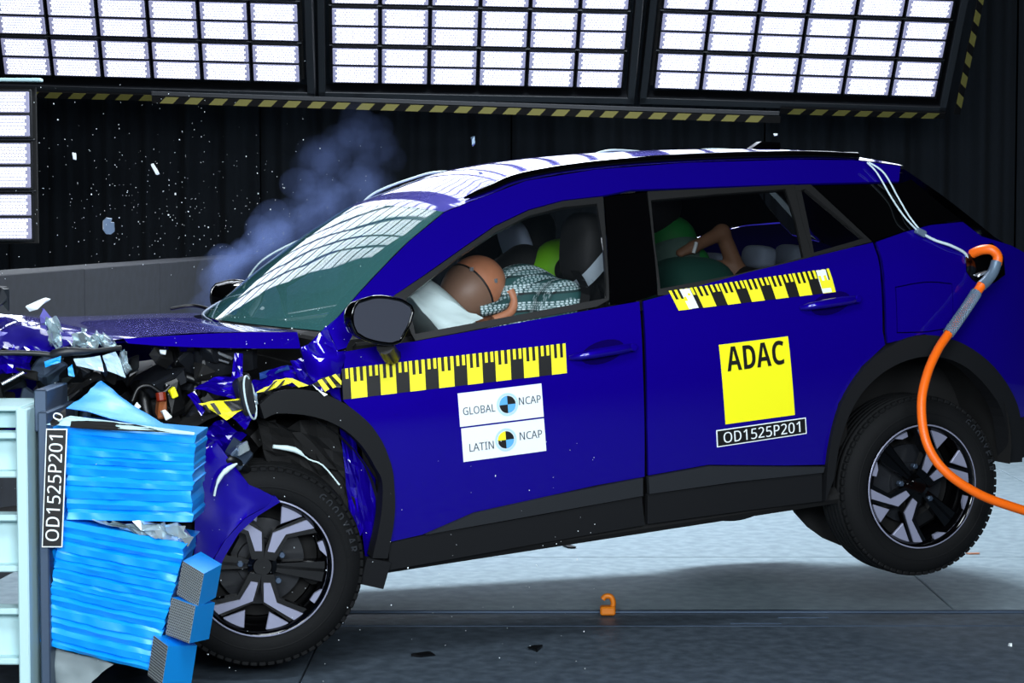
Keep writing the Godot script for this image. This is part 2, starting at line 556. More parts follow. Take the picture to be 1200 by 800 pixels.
func hall():
	structure("wall_back", box_mesh(Vector3(24, 8, 0.2), 0, Vector3(0, 4, -10.4)), M.hall_black)
	structure("wall_front", box_mesh(Vector3(24, 8, 0.2), 0, Vector3(0, 4, 11.1)), M.hall_black)
	structure("wall_left", box_mesh(Vector3(0.2, 8, 21.8), 0, Vector3(-11.9, 4, 0.35)), M.hall_black)
	structure("wall_right", box_mesh(Vector3(0.2, 8, 21.8), 0, Vector3(11.9, 4, 0.35)), M.hall_black)
	structure("ceiling", box_mesh(Vector3(24, 0.2, 21.8), 0, Vector3(0, 8, 0.35)), M.hall_black)
	var fl := structure("floor", box_mesh(Vector3(24, 0.2, 21.8), 0, Vector3(0, -0.125, 0.35)), M.liner)
	# floor plates behind the rail (pale) and in front of it (dark), with open joints
	var z_rail: float = V([0.681,-.008,-1.1])[0].z
	var edges := [-1.14, -2.466, -4.105, -6.2, -8.4, -10.3]
	for i in edges.size() - 1:
		var x := -9.82 + (0.82 if i == 1 else 0.0)
		var k := 0
		while x < 11.0:
			var wd := 2.9 + 0.7 * ((i * 7 + k * 3) % 3)
			obj("floor_plate", box_mesh(Vector3(wd - 0.008, 0.03, edges[i] - edges[i + 1] - 0.008), 0.004, Vector3(x + wd / 2, -0.015, (edges[i] + edges[i + 1]) / 2)), M.floor, fl)
			x += wd
			k += 1
	var front := [-0.83, 1.35, 3.6, 6.0, 8.4, 10.9]
	for i in front.size() - 1:
		var x := -10.02
		var k := 0
		while x < 11.0:
			var wd := 3.1 + (0.5 * ((i * 5 + k * 2) % 3) if i else 0.0)
			obj("floor_plate", box_mesh(Vector3(wd - 0.006, 0.03, front[i + 1] - front[i] - 0.006), 0.003, Vector3(x + wd / 2, -0.015, (front[i] + front[i + 1]) / 2)), M.deck, fl)
			x += wd
			k += 1
	# the tow channel: dark plates either side of a steel rail
	var tr1 := structure("trim_1", box_mesh(Vector3(22, 0.03, 0.30), 0.003, Vector3(0, -0.02, -0.985)), M.deck)
	var rail := structure("trim_2", box_mesh(Vector3(22, 0.012, 0.022), 0.003, Vector3(0, 0.0, -1.125)), M.steel)
	var rail2 := structure("trim_3", box_mesh(Vector3(22, 0.006, 0.012), 0.002, Vector3(0, 0.0, -0.832)), M.steel)
	for p in [[-0.75, -0.9], [0.95, -0.9], [1.15, -1.02], [2.6, -0.93]]:
		obj("slot_edge", box_mesh(Vector3(0.2, 0.004, 0.006), 0.001, Vector3(p[0], -0.003, p[1])), M.steel, tr1)
	# black cloth along the back
	for k in 8:
		var x0 := -8.0 + 2.0 * k
		var f := func(u: float, v: float) -> Vector3:
			var x := x0 + 1.99 * u
			return Vector3(x, 6.4 * v, -9.3 + 0.06 * sin(x * 17.0 + 1.3 * sin(x * 2.1)) + 0.03 * sin(x * 41.0))
		var c := obj("curtain", grid(f, 90, 2), M.curtain)
		tag(c, ["black curtain at the far left end, beyond the lamp stack", "black curtain next to the far left one, behind the lamp stack", "black curtain in vertical folds behind the low grey wall", "black curtain in vertical folds behind the smoke and windscreen", "black curtain in vertical folds behind the middle of the car roof", "black curtain in vertical folds behind the aerial fin", "black curtain in vertical folds right of the hazard tape edge", "black curtain at the far right end of the hall"][k], "curtain", "black curtains along the back")
	var q := V([-2.193,1.327,-2.4,-1.799,1.335,-7.4])
	var d := (q[1] - q[0]).normalized()
	var back := d.cross(Vector3.UP).normalized()
	var lw := thing("low_wall", "low dark grey concrete block wall at the left behind the bonnet", "wall")
	var a := q[0] - d * 2.2
	var n := 5
	var length := 2.2 + q[0].distance_to(q[1]) + 0.3
	for k in n:
		var t := Transform3D(Basis(d, Vector3.UP, d.cross(Vector3.UP)), a + d * (k + 0.5) * length / n)
		t.origin.y = 0.0
		obj("block", box_mesh(Vector3(length / n - 0.002, q[0].y, 0.3), 0.004, Vector3(0, q[0].y / 2, -0.15 if d.cross(Vector3.UP).z > 0 else 0.15)), M.low_wall, lw, t)
	# orange hook standing on the rail
	var hk := thing("tow_hook", "small orange steel tow hook standing on the floor rail", "hook", at(0.38, 0.0, -1.06))
	obj("base", box_mesh(Vector3(0.06, 0.035, 0.05), 0.006, Vector3(0, 0.018, 0)), M.hook, hk)
	obj("hook_bend", tube(PackedVector3Array([Vector3(0.018, 0.02, 0), Vector3(0.022, 0.05, 0), Vector3(0.012, 0.072, 0), Vector3(-0.008, 0.074, 0), Vector3(-0.02, 0.062, 0)]), 0.011, 8), M.hook, hk)

# ---------------------------------------------------------------- car
func W(u: float, v: float) -> float:   # half width of the body u behind the front axle, v above its ground line
	var p := 0.885
	if u < 0.2: p -= 0.10 * pow((0.2 - u) / 1.05, 2)
	if u > 2.6: p -= 0.26 * pow((u - 2.6) / 0.85, 2)
	if v < 0.75: p -= 0.03 * pow((0.75 - v) / 0.5, 2)
	elif v < 1.05: p -= 0.03 * pow((v - 0.75) / 0.3, 2)
	else:
		var d := v - 1.05
		p -= 0.03 + 0.2 * d + 0.45 * d * d / (d + 0.06)
	return p

func on(q: Vector2, off := 0.0) -> Vector3:
	return Vector3(q.x, q.y, W(q.x, q.y)) + skin_n(q) * off

func skin_n(q: Vector2) -> Vector3:
	var e := 0.004
	return Vector3(-(W(q.x + e, q.y) - W(q.x - e, q.y)) / (2 * e), -(W(q.x, q.y + e) - W(q.x, q.y - e)) / (2 * e), 1).normalized()

func cells(outer: PackedVector2Array, holes: Array, cell: float) -> Array:
	var lo := outer[0]
	var hi := outer[0]
	for p in outer:
		lo = lo.min(p)
		hi = hi.max(p)
	var out := []
	var nx := int(ceil((hi.x - lo.x) / cell))
	var ny := int(ceil((hi.y - lo.y) / cell))
	for i in nx:
		for j in ny:
			var a := lo + Vector2(i, j) * cell
			var sq := PackedVector2Array([a, a + Vector2(cell, 0), a + Vector2(cell, cell), a + Vector2(0, cell)])
			var got: Array = Geometry2D.intersect_polygons(outer, sq)
			for h in holes:
				var next: Array = []
				for g in got: next.append_array(Geometry2D.clip_polygons(g, h))
				got = next
			for g in got:
				if g.size() > 2: out.append(g)
	return out

func skin(outer: PackedVector2Array, off := 0.0, thick := 0.012, holes := [], gap := 0.0025, cell := 0.05, crumple := 0.0, bev := 0.003) -> ArrayMesh:   # a panel of that outline lying on the body's flank
	if gap > 0.0:
		var o := Geometry2D.offset_polygon(outer, -gap)
		if o.size(): outer = o[0]
	var shape := func(q: Vector2, o: float) -> Vector3:
		var p := on(q, o)
		if crumple > 0.0:
			p += Vector3(noise.get_noise_2d(q.x * 7 + 9, q.y * 7), noise.get_noise_2d(q.x * 7, q.y * 7 + 33), 1.6 * noise.get_noise_2d(q.x * 9, q.y * 9)) * crumple
		return p
	var s := new_st()
	s.set_smooth_group(1)
	for g in cells(outer, holes, cell):
		var ix := Geometry2D.triangulate_polygon(g)
		for i in range(0, ix.size(), 3):
			var q := [g[ix[i]], g[ix[i + 1]], g[ix[i + 2]]]
			if (q[1] - q[0]).cross(q[2] - q[0]) > 0.0: q = [q[0], q[2], q[1]]
			if absf((q[1] - q[0]).cross(q[2] - q[0])) < 1e-9: continue
			for k in 3:
				if crumple == 0.0: s.set_normal(skin_n(q[k]))
				s.add_vertex(shape.call(q[k], off))
	if crumple > 0.0: s.set_smooth_group(-1)
	for ring in [outer] + holes:
		var n: int = ring.size()
		var inward := 1.0 if (Geometry2D.is_polygon_clockwise(ring) == (ring == outer)) else -1.0
		for i in n:
			var a: Vector2 = ring[i]
			var b: Vector2 = ring[(i + 1) % n]
			var m := maxi(1, int(a.distance_to(b) / 0.05))
			for j in m:
				var p := a.lerp(b, float(j) / m)
				var r := a.lerp(b, float(j + 1) / m)
				if inward < 0.0:
					var t := p
					p = r
					r = t
				var c := [shape.call(p, off), shape.call(r, off), shape.call(r, off - thick), shape.call(p, off - thick)]
				var nn: Vector3 = (c[2] - c[0]).cross(c[1] - c[0]).normalized()
				for k in [0, 1, 2, 0, 2, 3]:
					if crumple == 0.0: s.set_normal(nn)
					s.add_vertex(c[k])
	if crumple > 0.0: return done(s)
	return s.commit()

var both := []   # [name, mesh, material]: parts that the far flank has too

func side(called: String, mesh: Mesh, m: Material, parent: Node3D, mirrored := true) -> MeshInstance3D:
	var o := obj(called, mesh, m, parent)
	if mirrored: obj(called, mesh, m, parent, Transform3D(Basis.from_scale(Vector3(1, 1, -1)), Vector3.ZERO))
	return o

func flat(poly: PackedVector2Array, off: float, m: Material, called: String, parent: Node) -> MeshInstance3D:   # print stuck on the flank
	return obj(called, skin(poly, off, 0.0012, [], 0.0, 0.08), m, parent)

func quad_at(q: PackedVector2Array, a: float, b: float) -> Vector2:   # q: top left, top right, bottom right, bottom left
	return q[0].lerp(q[1], a).lerp(q[3].lerp(q[2], a), b)

func sub_quad(q: PackedVector2Array, a0: float, b0: float, a1: float, b1: float) -> PackedVector2Array:
	return PackedVector2Array([quad_at(q, a0, b0), quad_at(q, a1, b0), quad_at(q, a1, b1), quad_at(q, a0, b1)])

func flank_frame(q: PackedVector2Array, a: float, b: float, off: float) -> Transform3D:   # where lettering lies on the print q
	var o := on(quad_at(q, a, b), off)
	var x := (on(quad_at(q, a + 0.05, b), off) - on(quad_at(q, a - 0.05, b), off)).normalized()
	var y := (on(quad_at(q, a, b - 0.05), off) - on(quad_at(q, a, b + 0.05), off)).normalized()
	var z := x.cross(y).normalized()
	return Transform3D(x, z.cross(x), z, o)

func ruler(q: PackedVector2Array, blocks: int, parent: Node3D, label: String, lead := 0.0):
	var base := flat(q, 0.0025, M.black_ink, "ruler_sticker", parent)
	tag(base, label)
	var s := new_st()
	var pitch := (1.0 - lead) / (blocks - 0.46)
	var lay := func(z: PackedVector2Array):
		for k in 4:
			pass
		var a := on(z[0], 0.0036)
		var b := on(z[1], 0.0036)
		var c := on(z[2], 0.0036)
		var d := on(z[3], 0.0036)
		s.set_smooth_group(-1)
		quad(s, a, b, c, d)
	for i in range(-1, blocks):
		var x0 := lead + i * pitch
		if x0 >= -0.01:
			lay.call(sub_quad(q, x0, 0.46, minf(x0 + 0.54 * pitch, 1.0), 1.0))
			for k in 3:
				var x := x0 + k * pitch * 0.216
				lay.call(sub_quad(q, x, 0.0, minf(x + pitch * 0.11, 1.0), 0.47))
		if i < blocks - 1:
			for k in 2:
				var x := x0 + (0.64 + k * 0.2) * pitch
				if x >= 0.0: lay.call(sub_quad(q, x, 0.0, x + pitch * 0.1, 0.34))
	obj("ruler_marks", done(s), M.ruler_yellow, base)

func roof_edge_at(e: PackedVector2Array, t: float) -> Vector3:
	var f := t * (e.size() - 1)
	var i := mini(int(f), e.size() - 2)
	return on(e[i].lerp(e[i + 1], f - i))

func wheel(c: Node3D, centre: Vector3, turn: Vector3, group_angle: float, label: String):
	var w := Node3D.new()
	w.name = "wheel"
	w.transform = turned(centre, turn)
	c.add_child(w, true)
	tag(w, label)
	var R := 0.345
	var s := new_st()
	# z = 0 is the outer face of the tyre, the tyre runs back to z = -0.215
	var prof := PackedVector2Array()
	prof.append(Vector2(0.228, -0.03))
	for p in [[0.236, -0.012], [0.245, -0.004], [0.262, 0.0], [0.285, 0.002], [0.305, -0.004], [0.322, -0.014], [0.333, -0.026], [0.3385, -0.036]]: prof.append(Vector2(p[0], p[1]))
	for k in 5:   # ribs between grooves
		var z0 := -0.042 - k * 0.027
		for p in [[-0.006, 0], [0.0, 0.0], [0.0, -0.021], [-0.007, -0.022], [-0.007, -0.026]]: prof.append(Vector2(R + p[0], z0 + p[1]))
	for p in [[0.338, -0.18], [0.325, -0.2], [0.3, -0.213], [0.26, -0.212], [0.235, -0.2], [0.228, -0.185]]: prof.append(Vector2(p[0], p[1]))
	add_lathe(s, prof, 96)
	var ty := obj("tyre", done(s), M.rubber, w)
	var st := new_st()   # shoulder blocks
	st.set_smooth_group(-1)
	for k in 72:
		var a := TAU * k / 72
		var b := Basis(Vector3(0, 0, 1), a)
		add_box(st, Transform3D(b, b * Vector3(0.3345, 0, -0.030)), Vector3(0.014, 0.024, 0.022), 0.003)
	obj("tread_blocks", done(st), M.rubber, w).set_meta("kind", "stuff")
	var bead := new_st()
	add_lathe(bead, PackedVector2Array([Vector2(0.276, 0.0025), Vector2(0.279, 0.0045), Vector2(0.282, 0.0025)]), 96)
	obj("sidewall_ridge", done(bead), M.rubber, w)
	var letters := "GOODYEAR"
	for i in letters.length():
		for side_a in [-0.06]:
			var a: float = side_a - (i - 3.5) * 0.1 + 0.5
			var b := Basis(Vector3(0, 0, 1), a - PI / 2)
			words(letters[i], font_bold, M.trim_lit, w, Transform3D(b, b * Vector3(0, 0.308, -0.0035)), 0.02, 0.026, "tyre_letter")
	# rim
	var rs := new_st()
	add_lathe(rs, PackedVector2Array([Vector2(0.238, -0.012), Vector2(0.236, -0.004), Vector2(0.229, -0.003), Vector2(0.224, -0.012), Vector2(0.215, -0.02), Vector2(0.2, -0.1), Vector2(0.205, -0.2)]), 96)
	obj("rim", done(rs), M.black_gloss, w)
	var g := deg_to_rad(group_angle)
	var RR := 0.231
	var pol := func(r: float, deg: float) -> Vector2: return Vector2(cos(g + deg_to_rad(deg)), sin(g + deg_to_rad(deg))) * r * RR
	var sp := new_st()
	for k in 2:
		var o := 180.0 * k
		for sg in [-1.0, 1.0]:
			# black spoke carrying each bent blade
			add_prism(sp, PackedVector2Array([pol.call(0.12, o), pol.call(0.3, o + sg * 2), pol.call(0.55, o + sg * 8), pol.call(0.98, o + sg * 34), pol.call(0.98, o + sg * 53), pol.call(0.55, o + sg * 34), pol.call(0.2, o + sg * 60)]), -0.06, -0.028, Transform3D(), 0.004)
			add_prism(sp, PackedVector2Array([pol.call(0.1, o + sg * 60), pol.call(0.3, o + sg * 74), pol.call(0.98, o + sg * 80), pol.call(0.98, o + sg * 92), pol.call(0.3, o + sg * 96), pol.call(0.1, o + sg * 110)]), -0.075, -0.04, Transform3D(), 0.004)
	add_lathe(sp, PackedVector2Array([Vector2(0.0, -0.03), Vector2(0.03, -0.03), Vector2(0.034, -0.034), Vector2(0.05, -0.04), Vector2(0.055, -0.07)]), 40, true)
	obj("spokes", done(sp), M.black_gloss, w)
	for k in 2:
		var o := 180.0 * k
		for sg in [-1.0, 1.0]:
			var face := new_st()
			var bl := PackedVector2Array([pol.call(0.24, o + sg * 10), pol.call(0.52, o + sg * 9), pol.call(0.985, o + sg * 38), pol.call(0.985, o + sg * 48), pol.call(0.58, o + sg * 28), pol.call(0.27, o + sg * 32)])
			add_prism(face, bl, -0.03, -0.022, Transform3D(), 0.002)
			obj("spoke_blade", done(face), M.alloy, w)
			var tr := new_st()
			add_prism(tr, PackedVector2Array([pol.call(0.68, o + sg * 15), pol.call(0.985, o + sg * 33), pol.call(1.0, o + sg * 22), pol.call(0.985, o + sg * 9)]), -0.03, -0.02, Transform3D(), 0.002)
			obj("rim_facet", done(tr), M.alloy, w)
		var arc := PackedVector2Array()
		for j in 9: arc.append(pol.call(1.0, o + 90.0 + (j - 4) * 7.5))
		for j in 9: arc.append(pol.call(0.86 if absi(j - 4) >= 3 else 0.94, o + 90.0 - (j - 4) * 7.5))
		obj("rim_facet", prism(arc, -0.03, -0.018), M.alloy, w)
	var rg := new_st()
	add_lathe(rg, PackedVector2Array([Vector2(0.2305, -0.0035), Vector2(0.2335, -0.0025), Vector2(0.2365, -0.0045)]), 96)
	obj("rim_edge", done(rg), M.alloy, w)
	for k in 5:
		var a := g + TAU * k / 5 + 0.3
		obj("wheel_nut", prism(ngon(0.011, 6), -0.05, -0.026, 0.002), M.steel, w, at(cos(a) * 0.075, sin(a) * 0.075, -0.005))
	var dk := new_st()
	add_lathe(dk, PackedVector2Array([Vector2(0.0, -0.095), Vector2(0.08, -0.095), Vector2(0.082, -0.11), Vector2(0.15, -0.112), Vector2(0.15, -0.13), Vector2(0.0, -0.13)]), 48, true)
	obj("brake_disc", done(dk), M.grey_plastic, w)
	obj("brake_caliper", box_mesh(Vector3(0.07, 0.12, 0.07), 0.015), M.dark_plastic, w, Transform3D(Basis(Vector3(0, 0, 1), g + 1.2), Vector3(cos(g + 1.2), sin(g + 1.2), 0) * 0.14 + Vector3(0, 0, -0.11)))
	var dr := new_st()
	add_lathe(dr, PackedVector2Array([Vector2(0.0, -0.15), Vector2(0.2, -0.15), Vector2(0.2, -0.2), Vector2(0.0, -0.2)]), 40, true)
	obj("hub_drum", done(dr), M.liner, w)

func ngon(r: float, n: int) -> PackedVector2Array:
	var p := PackedVector2Array()
	for k in n: p.append(Vector2(cos(TAU * k / n), sin(TAU * k / n)) * r)
	return p

func car():
	var c := thing("car", "dark blue crossover car with a crushed front, nose down against the blue barrier", "car", CARX)
	# ---- flanks
	side("front_door", skin(P([0.393,0.985,0.502,0.991,0.646,0.993,1.068,1.019,1.499,1.044,1.492,0.96,1.48,0.809,1.47,0.595,1.46,0.413,1.272,0.407,0.802,0.374,0.611,0.322,0.49,0.313,0.506,0.418,0.508,0.537,0.481,0.659,0.428,0.747,0.366,0.818,0.373,0.904])), M.paint, c)
	side("rear_door", skin(P([1.509,1.043,1.613,1.057,1.951,1.104,2.499,1.163,2.499,1.109,2.487,1.015,2.468,0.832,2.474,0.78,2.366,0.709,2.26,0.584,2.206,0.417,2.194,0.36,2.026,0.379,1.712,0.423,1.47,0.415,1.476,0.594,1.49,0.808])), M.paint, c)
	var flap := P([2.545,0.987,2.578,0.989,2.612,0.992,2.645,0.993,2.677,0.993,2.708,0.99,2.737,0.986,2.766,0.98,2.795,0.975,2.779,0.815,2.747,0.814,2.715,0.813,2.683,0.812,2.652,0.812,2.621,0.814,2.59,0.817,2.56,0.819,2.529,0.822])
	var flap_hole := Geometry2D.offset_polygon(flap, 0.004)
	side("rear_quarter", skin(P([2.51,1.163,2.649,1.189,2.775,1.204,2.94,1.202,3.008,1.14,3.16,1.09,3.34,1,3.42,0.85,3.44,0.7,3.43,0.42,3.15,0.4,3.101,0.384,3.063,0.508,2.958,0.639,2.81,0.743,2.643,0.8,2.481,0.783,2.479,0.831,2.498,1.014,2.509,1.108]), 0.0, 0.012, flap_hole), M.paint, c)
	side("charge_flap", skin(flap, 0.0, 0.008, [], 0.0), M.paint, c)
	side("body_side_frame", skin(P([0.337,1.072,0.397,1.108,0.483,1.174,0.595,1.253,0.707,1.328,0.865,1.416,0.952,1.439,1.065,1.467,1.206,1.502,1.486,1.521,1.843,1.518,2.303,1.495,2.553,1.473,2.753,1.434,2.715,1.373,2.262,1.4,1.601,1.432,1.48,1.42,1.324,1.417,1.183,1.395,1.037,1.35,0.905,1.289,0.727,1.205,0.602,1.148,0.525,1.112,0.445,1.055,0.4,0.993,0.357,0.986,0.305,0.998])), M.paint, c)
	obj("front_wing", skin(P([0.235,1.011,0.337,1.072,0.357,0.986,0.393,0.985,0.373,0.904,0.366,0.818,0.32,0.859,0.283,0.871,0.258,0.917,0.243,0.962]), 0.0, 0.01, [], 0.0, 0.03, 0.02), M.paint, c)
	# far front wing and bonnet side, hardly in view
	obj("front_wing", skin(P([-0.7, 0.55, -0.75, 0.9, 0.2, 1.02, 0.38, 1.0, 0.4, 0.8, 0.25, 0.82, 0, 0.88, -0.25, 0.82, -0.42, 0.5])), M.paint, c, Transform3D(Basis.from_scale(Vector3(1, 1, -1)), Vector3.ZERO))
	obj("tail_lamp_opening", skin(P([2.884,1.067,2.9,1.075,2.916,1.083,2.933,1.09,2.951,1.096,2.974,1.1,2.998,1.103,3.024,1.105,3.048,1.107,3.089,1.053,3.081,0.981,3.058,0.974,3.035,0.965,3.013,0.958,2.991,0.955,2.969,0.955,2.948,0.959,2.928,0.965,2.911,0.973,2.899,0.982,2.891,0.993,2.883,1.004,2.876,1.015]), 0.004, 0.004, [], 0.0, 0.03), M.black_gloss, c)
	obj("lamp_clip", lump(Vector3(0.05, 0.012, 0.02), 47, 0.2), M.chrome, c, turned(V([2.945,1.002,0.821])[0] + Vector3(0, 0, 0.02), Vector3(0, 0, 12)))
	# ---- windows
	var fw := P([0.642,1.138,0.72,1.18,0.862,1.255,1.03,1.329,1.177,1.377,1.316,1.396,1.451,1.397,1.421,1.239,1.374,1.066,1.008,1.04,0.649,1.016])
	side("window_frame", skin(P([0.596,1.148,0.727,1.205,0.905,1.289,1.037,1.35,1.183,1.395,1.324,1.417,1.483,1.42,1.431,1.238,1.382,1.059,1.332,1.04,1.004,1.017,0.646,0.993,0.635,1.02,0.619,1.097]), -0.002, 0.02, [fw], 0.0, 0.04), M.door_frame, c)
	side("side_window", skin(fw, -0.012, 0.004, [], -0.004), M.side_glass, c)
	side("pillar_cover", skin(P([1.487,1.419,1.66,1.424,1.635,1.313,1.607,1.192,1.572,1.058,1.499,1.044,1.378,1.038,1.424,1.209]), -0.001), M.black_gloss, c)
	var rw := P([1.665,1.392,1.934,1.392,2.223,1.387,2.217,1.278,2.193,1.134,1.889,1.098,1.588,1.078,1.618,1.221])
	side("window_frame", skin(P([1.663,1.424,2.262,1.4,2.289,1.395,2.238,1.13,2.41,1.152,2.418,1.155,1.95,1.101,1.612,1.054,1.572,1.055,1.603,1.192]), -0.002, 0.02, [rw], 0.0, 0.04), M.window_rubber, c)
	side("side_window", skin(rw, -0.012, 0.004, [], -0.004), M.dark_glass, c)
	var qw := P([2.261,1.374,2.304,1.38,2.466,1.179,2.237,1.146,2.251,1.275])
	side("window_frame", skin(P([2.264,1.397,2.333,1.394,2.496,1.164,2.228,1.134,2.24,1.266]), 0.0, 0.02, [qw], 0.0, 0.04), M.window_rubber, c)
	side("quarter_window", skin(qw, -0.01, 0.004, [], -0.004), M.dark_glass, c)
	side("pillar_cover", skin(P([2.335,1.391,2.713,1.37,2.776,1.382,2.861,1.285,2.942,1.205,2.775,1.204,2.649,1.189,2.503,1.163]), -0.001), M.black_gloss, c)
	# ---- roof, windscreen, rear
	var re := P([0.865,1.416,0.886,1.422,0.907,1.428,0.929,1.433,0.952,1.439,0.978,1.446,1.006,1.452,1.035,1.459,1.065,1.467,1.095,1.475,1.125,1.485,1.16,1.494,1.206,1.502,1.264,1.508,1.332,1.514,1.407,1.518,1.486,1.521,1.567,1.522,1.653,1.522,1.745,1.521,1.843,1.518,1.956,1.514,2.08,1.508,2.2,1.502,2.303,1.495,2.381,1.49,2.444,1.485,2.499,1.48,2.553,1.473,2.608,1.464,2.66,1.454,2.71,1.444,2.761,1.433])
	var cw := -0.004
	var roof := func(t: float, s: float) -> Vector3:
		var e := roof_edge_at(re, t)
		var k := 2.0 * s - 1.0
		var b := lerpf(0.085, -0.06, smoothstep(0.0, 1.0, t))
		var cr := 0.035 + 0.025 * sin(PI * t)
		return Vector3(e.x - b * (1 - k * k), e.y + cr * (1 - pow(absf(k), 2.4)), e.z * k)
	obj("roof", grid(func(a, b): return roof.call(b, a), 24, 48), M.paint, c)
	obj("headlining", grid(func(a, b): return roof.call(b, a) - Vector3(0, 0.03, 0), 12, 24), M.liner, c)
	var we := P([0.335,1.058,0.35,1.07,0.364,1.081,0.38,1.094,0.397,1.107,0.416,1.122,0.437,1.138,0.46,1.156,0.483,1.174,0.51,1.193,0.537,1.213,0.566,1.233,0.595,1.253,0.622,1.272,0.648,1.29,0.676,1.308,0.707,1.328,0.744,1.349,0.783,1.371,0.824,1.394,0.865,1.416])
	var screen := func(t: float, s: float) -> Vector3:
		var e := roof_edge_at(we, t)
		var k := 2.0 * s - 1.0
		return Vector3(e.x - lerpf(0.17, 0.085, t) * (1 - k * k), e.y + lerpf(0.02, 0.035, t) * (1 - pow(absf(k), 2.4)), e.z * k)
	obj("windscreen", grid(func(a, b): return screen.call(b, a), 30, 24), M.glass, c)
	obj("windscreen_band", grid(func(a, b): return screen.call(b * 0.09, a) - Vector3(0.0, 0.004, 0), 24, 3), M.black_gloss, c)
	obj("windscreen_band", grid(func(a, b): return screen.call(0.94 + b * 0.06, a) - Vector3(0.0, 0.004, 0), 24, 3), M.black_gloss, c)
	for s in [0.0, 1.0]:
		obj("windscreen_band", grid(func(a, b): return screen.call(b, s * 0.96 + a * 0.04) - Vector3(0.0, 0.004, 0), 3, 20), M.black_gloss, c)
	for sg in [1.0, -1.0]:
		var bar := PackedVector3Array()
		for q in P([0.964,1.445,0.989,1.451,1.013,1.457,1.038,1.463,1.066,1.47,1.096,1.478,1.126,1.488,1.161,1.497,1.207,1.505,1.265,1.511,1.334,1.517,1.408,1.521,1.487,1.524,1.569,1.525,1.655,1.525,1.746,1.524,1.845,1.521,1.956,1.517,2.079,1.512,2.199,1.505,2.304,1.499,2.388,1.492,2.458,1.485,2.523,1.477,2.59,1.47]):
			bar.append((on(q) + Vector3(0, 0.012, -0.03)) * Vector3(1, 1, sg))
		obj("roof_bar", tube(bar, [0.004, 0.008, 0.011, 0.013, 0.015, 0.016, 0.017], 10, 1), M.black_gloss, c)
	var last: float = roof.call(1.0, 1.0).x
	var rear := func(t: float, s: float) -> Vector3:   # tailgate: from the spoiler down the glass to the bumper
		var k := 2.0 * s - 1.0
		var line := PackedVector2Array([Vector2(last, 1.42), Vector2(last + 0.14, 1.3), Vector2(3.1, 1.11), Vector2(3.32, 1.0), Vector2(3.42, 0.85), Vector2(3.45, 0.7), Vector2(3.44, 0.42)])
		var f := t * 6.0
		var i := mini(int(f), 5)
		var q := line[i].lerp(line[i + 1], f - i)
		return Vector3(q.x + 0.05 * (1 - k * k), q.y, W(q.x, q.y) * k * 0.995)
	obj("tailgate_glass", grid(func(a, b): return rear.call(b * 0.42, a), 16, 8), M.black_gloss, c)
	obj("tailgate", grid(func(a, b): return rear.call(0.42 + b * 0.58, a), 16, 12), M.paint, c)
	obj("aerial_fin", sheet_fin(), M.black_gloss, c)
	# ---- dark trim
	var fo := P([0.077,0.841,0.088,0.849,0.099,0.857,0.111,0.864,0.124,0.87,0.136,0.875,0.15,0.878,0.165,0.88,0.183,0.88,0.206,0.878,0.232,0.873,0.26,0.866,0.287,0.857,0.314,0.843,0.342,0.827,0.369,0.809,0.393,0.789,0.415,0.768,0.436,0.746,0.454,0.723,0.469,0.698,0.483,0.672,0.494,0.644,0.502,0.616,0.509,0.59,0.513,0.568,0.515,0.548,0.515,0.528,0.515,0.506,0.515,0.483,0.514,0.458,0.512,0.432,0.508,0.403,0.502,0.371,0.493,0.337,0.484,0.301,0.475,0.266])
	var fi := P([0.421,0.275,0.431,0.309,0.442,0.343,0.451,0.377,0.459,0.41,0.466,0.442,0.47,0.473,0.473,0.502,0.474,0.527,0.471,0.546,0.466,0.56,0.459,0.573,0.451,0.589,0.443,0.608,0.433,0.628,0.422,0.648,0.409,0.668,0.395,0.686,0.378,0.705,0.36,0.722,0.34,0.738,0.319,0.751,0.296,0.764,0.272,0.774,0.246,0.784,0.219,0.792,0.189,0.798,0.161,0.803,0.137,0.806,0.12,0.805,0.108,0.802,0.098,0.798,0.086,0.794])
	obj("wheel_arch_trim", skin(fo + fi, 0.022, 0.06, [], 0.0, 0.03), M.trim, c)
	tag(obj("mud_flap", skin(P([0.403,0.277,0.487,0.25,0.455,0.16,0.373,0.191]), 0.02, 0.03, [], 0.0), M.trim, c), "torn black arch end hanging behind the front wheel")
	var ro := P([2.181,0.228,2.185,0.276,2.189,0.324,2.194,0.371,2.202,0.417,2.213,0.461,2.226,0.504,2.241,0.545,2.26,0.584,2.282,0.619,2.308,0.652,2.336,0.682,2.366,0.709,2.397,0.732,2.43,0.751,2.465,0.768,2.5,0.781,2.534,0.791,2.569,0.798,2.605,0.802,2.643,0.8,2.683,0.793,2.726,0.781,2.769,0.765,2.81,0.746,2.849,0.723,2.888,0.697,2.924,0.669,2.958,0.639,2.988,0.607,3.017,0.574,3.042,0.54,3.063,0.508,3.078,0.48,3.088,0.454,3.096,0.427,3.101,0.397,3.105,0.362,3.106,0.324,3.106,0.285,3.107,0.246])
	var ri := P([3.035,0.255,3.027,0.303,3.021,0.351,3.013,0.398,3.001,0.44,2.985,0.475,2.965,0.507,2.942,0.536,2.916,0.565,2.888,0.595,2.856,0.624,2.823,0.651,2.788,0.673,2.752,0.691,2.714,0.705,2.675,0.715,2.636,0.72,2.597,0.721,2.556,0.716,2.516,0.708,2.479,0.696,2.442,0.681,2.407,0.661,2.375,0.638,2.345,0.612,2.319,0.582,2.296,0.548,2.276,0.512,2.259,0.474,2.245,0.435,2.235,0.393,2.227,0.35,2.218,0.308])
	side("wheel_arch_trim", skin(ro + ri, 0.02, 0.06, [], 0.0, 0.03), M.trim, c)
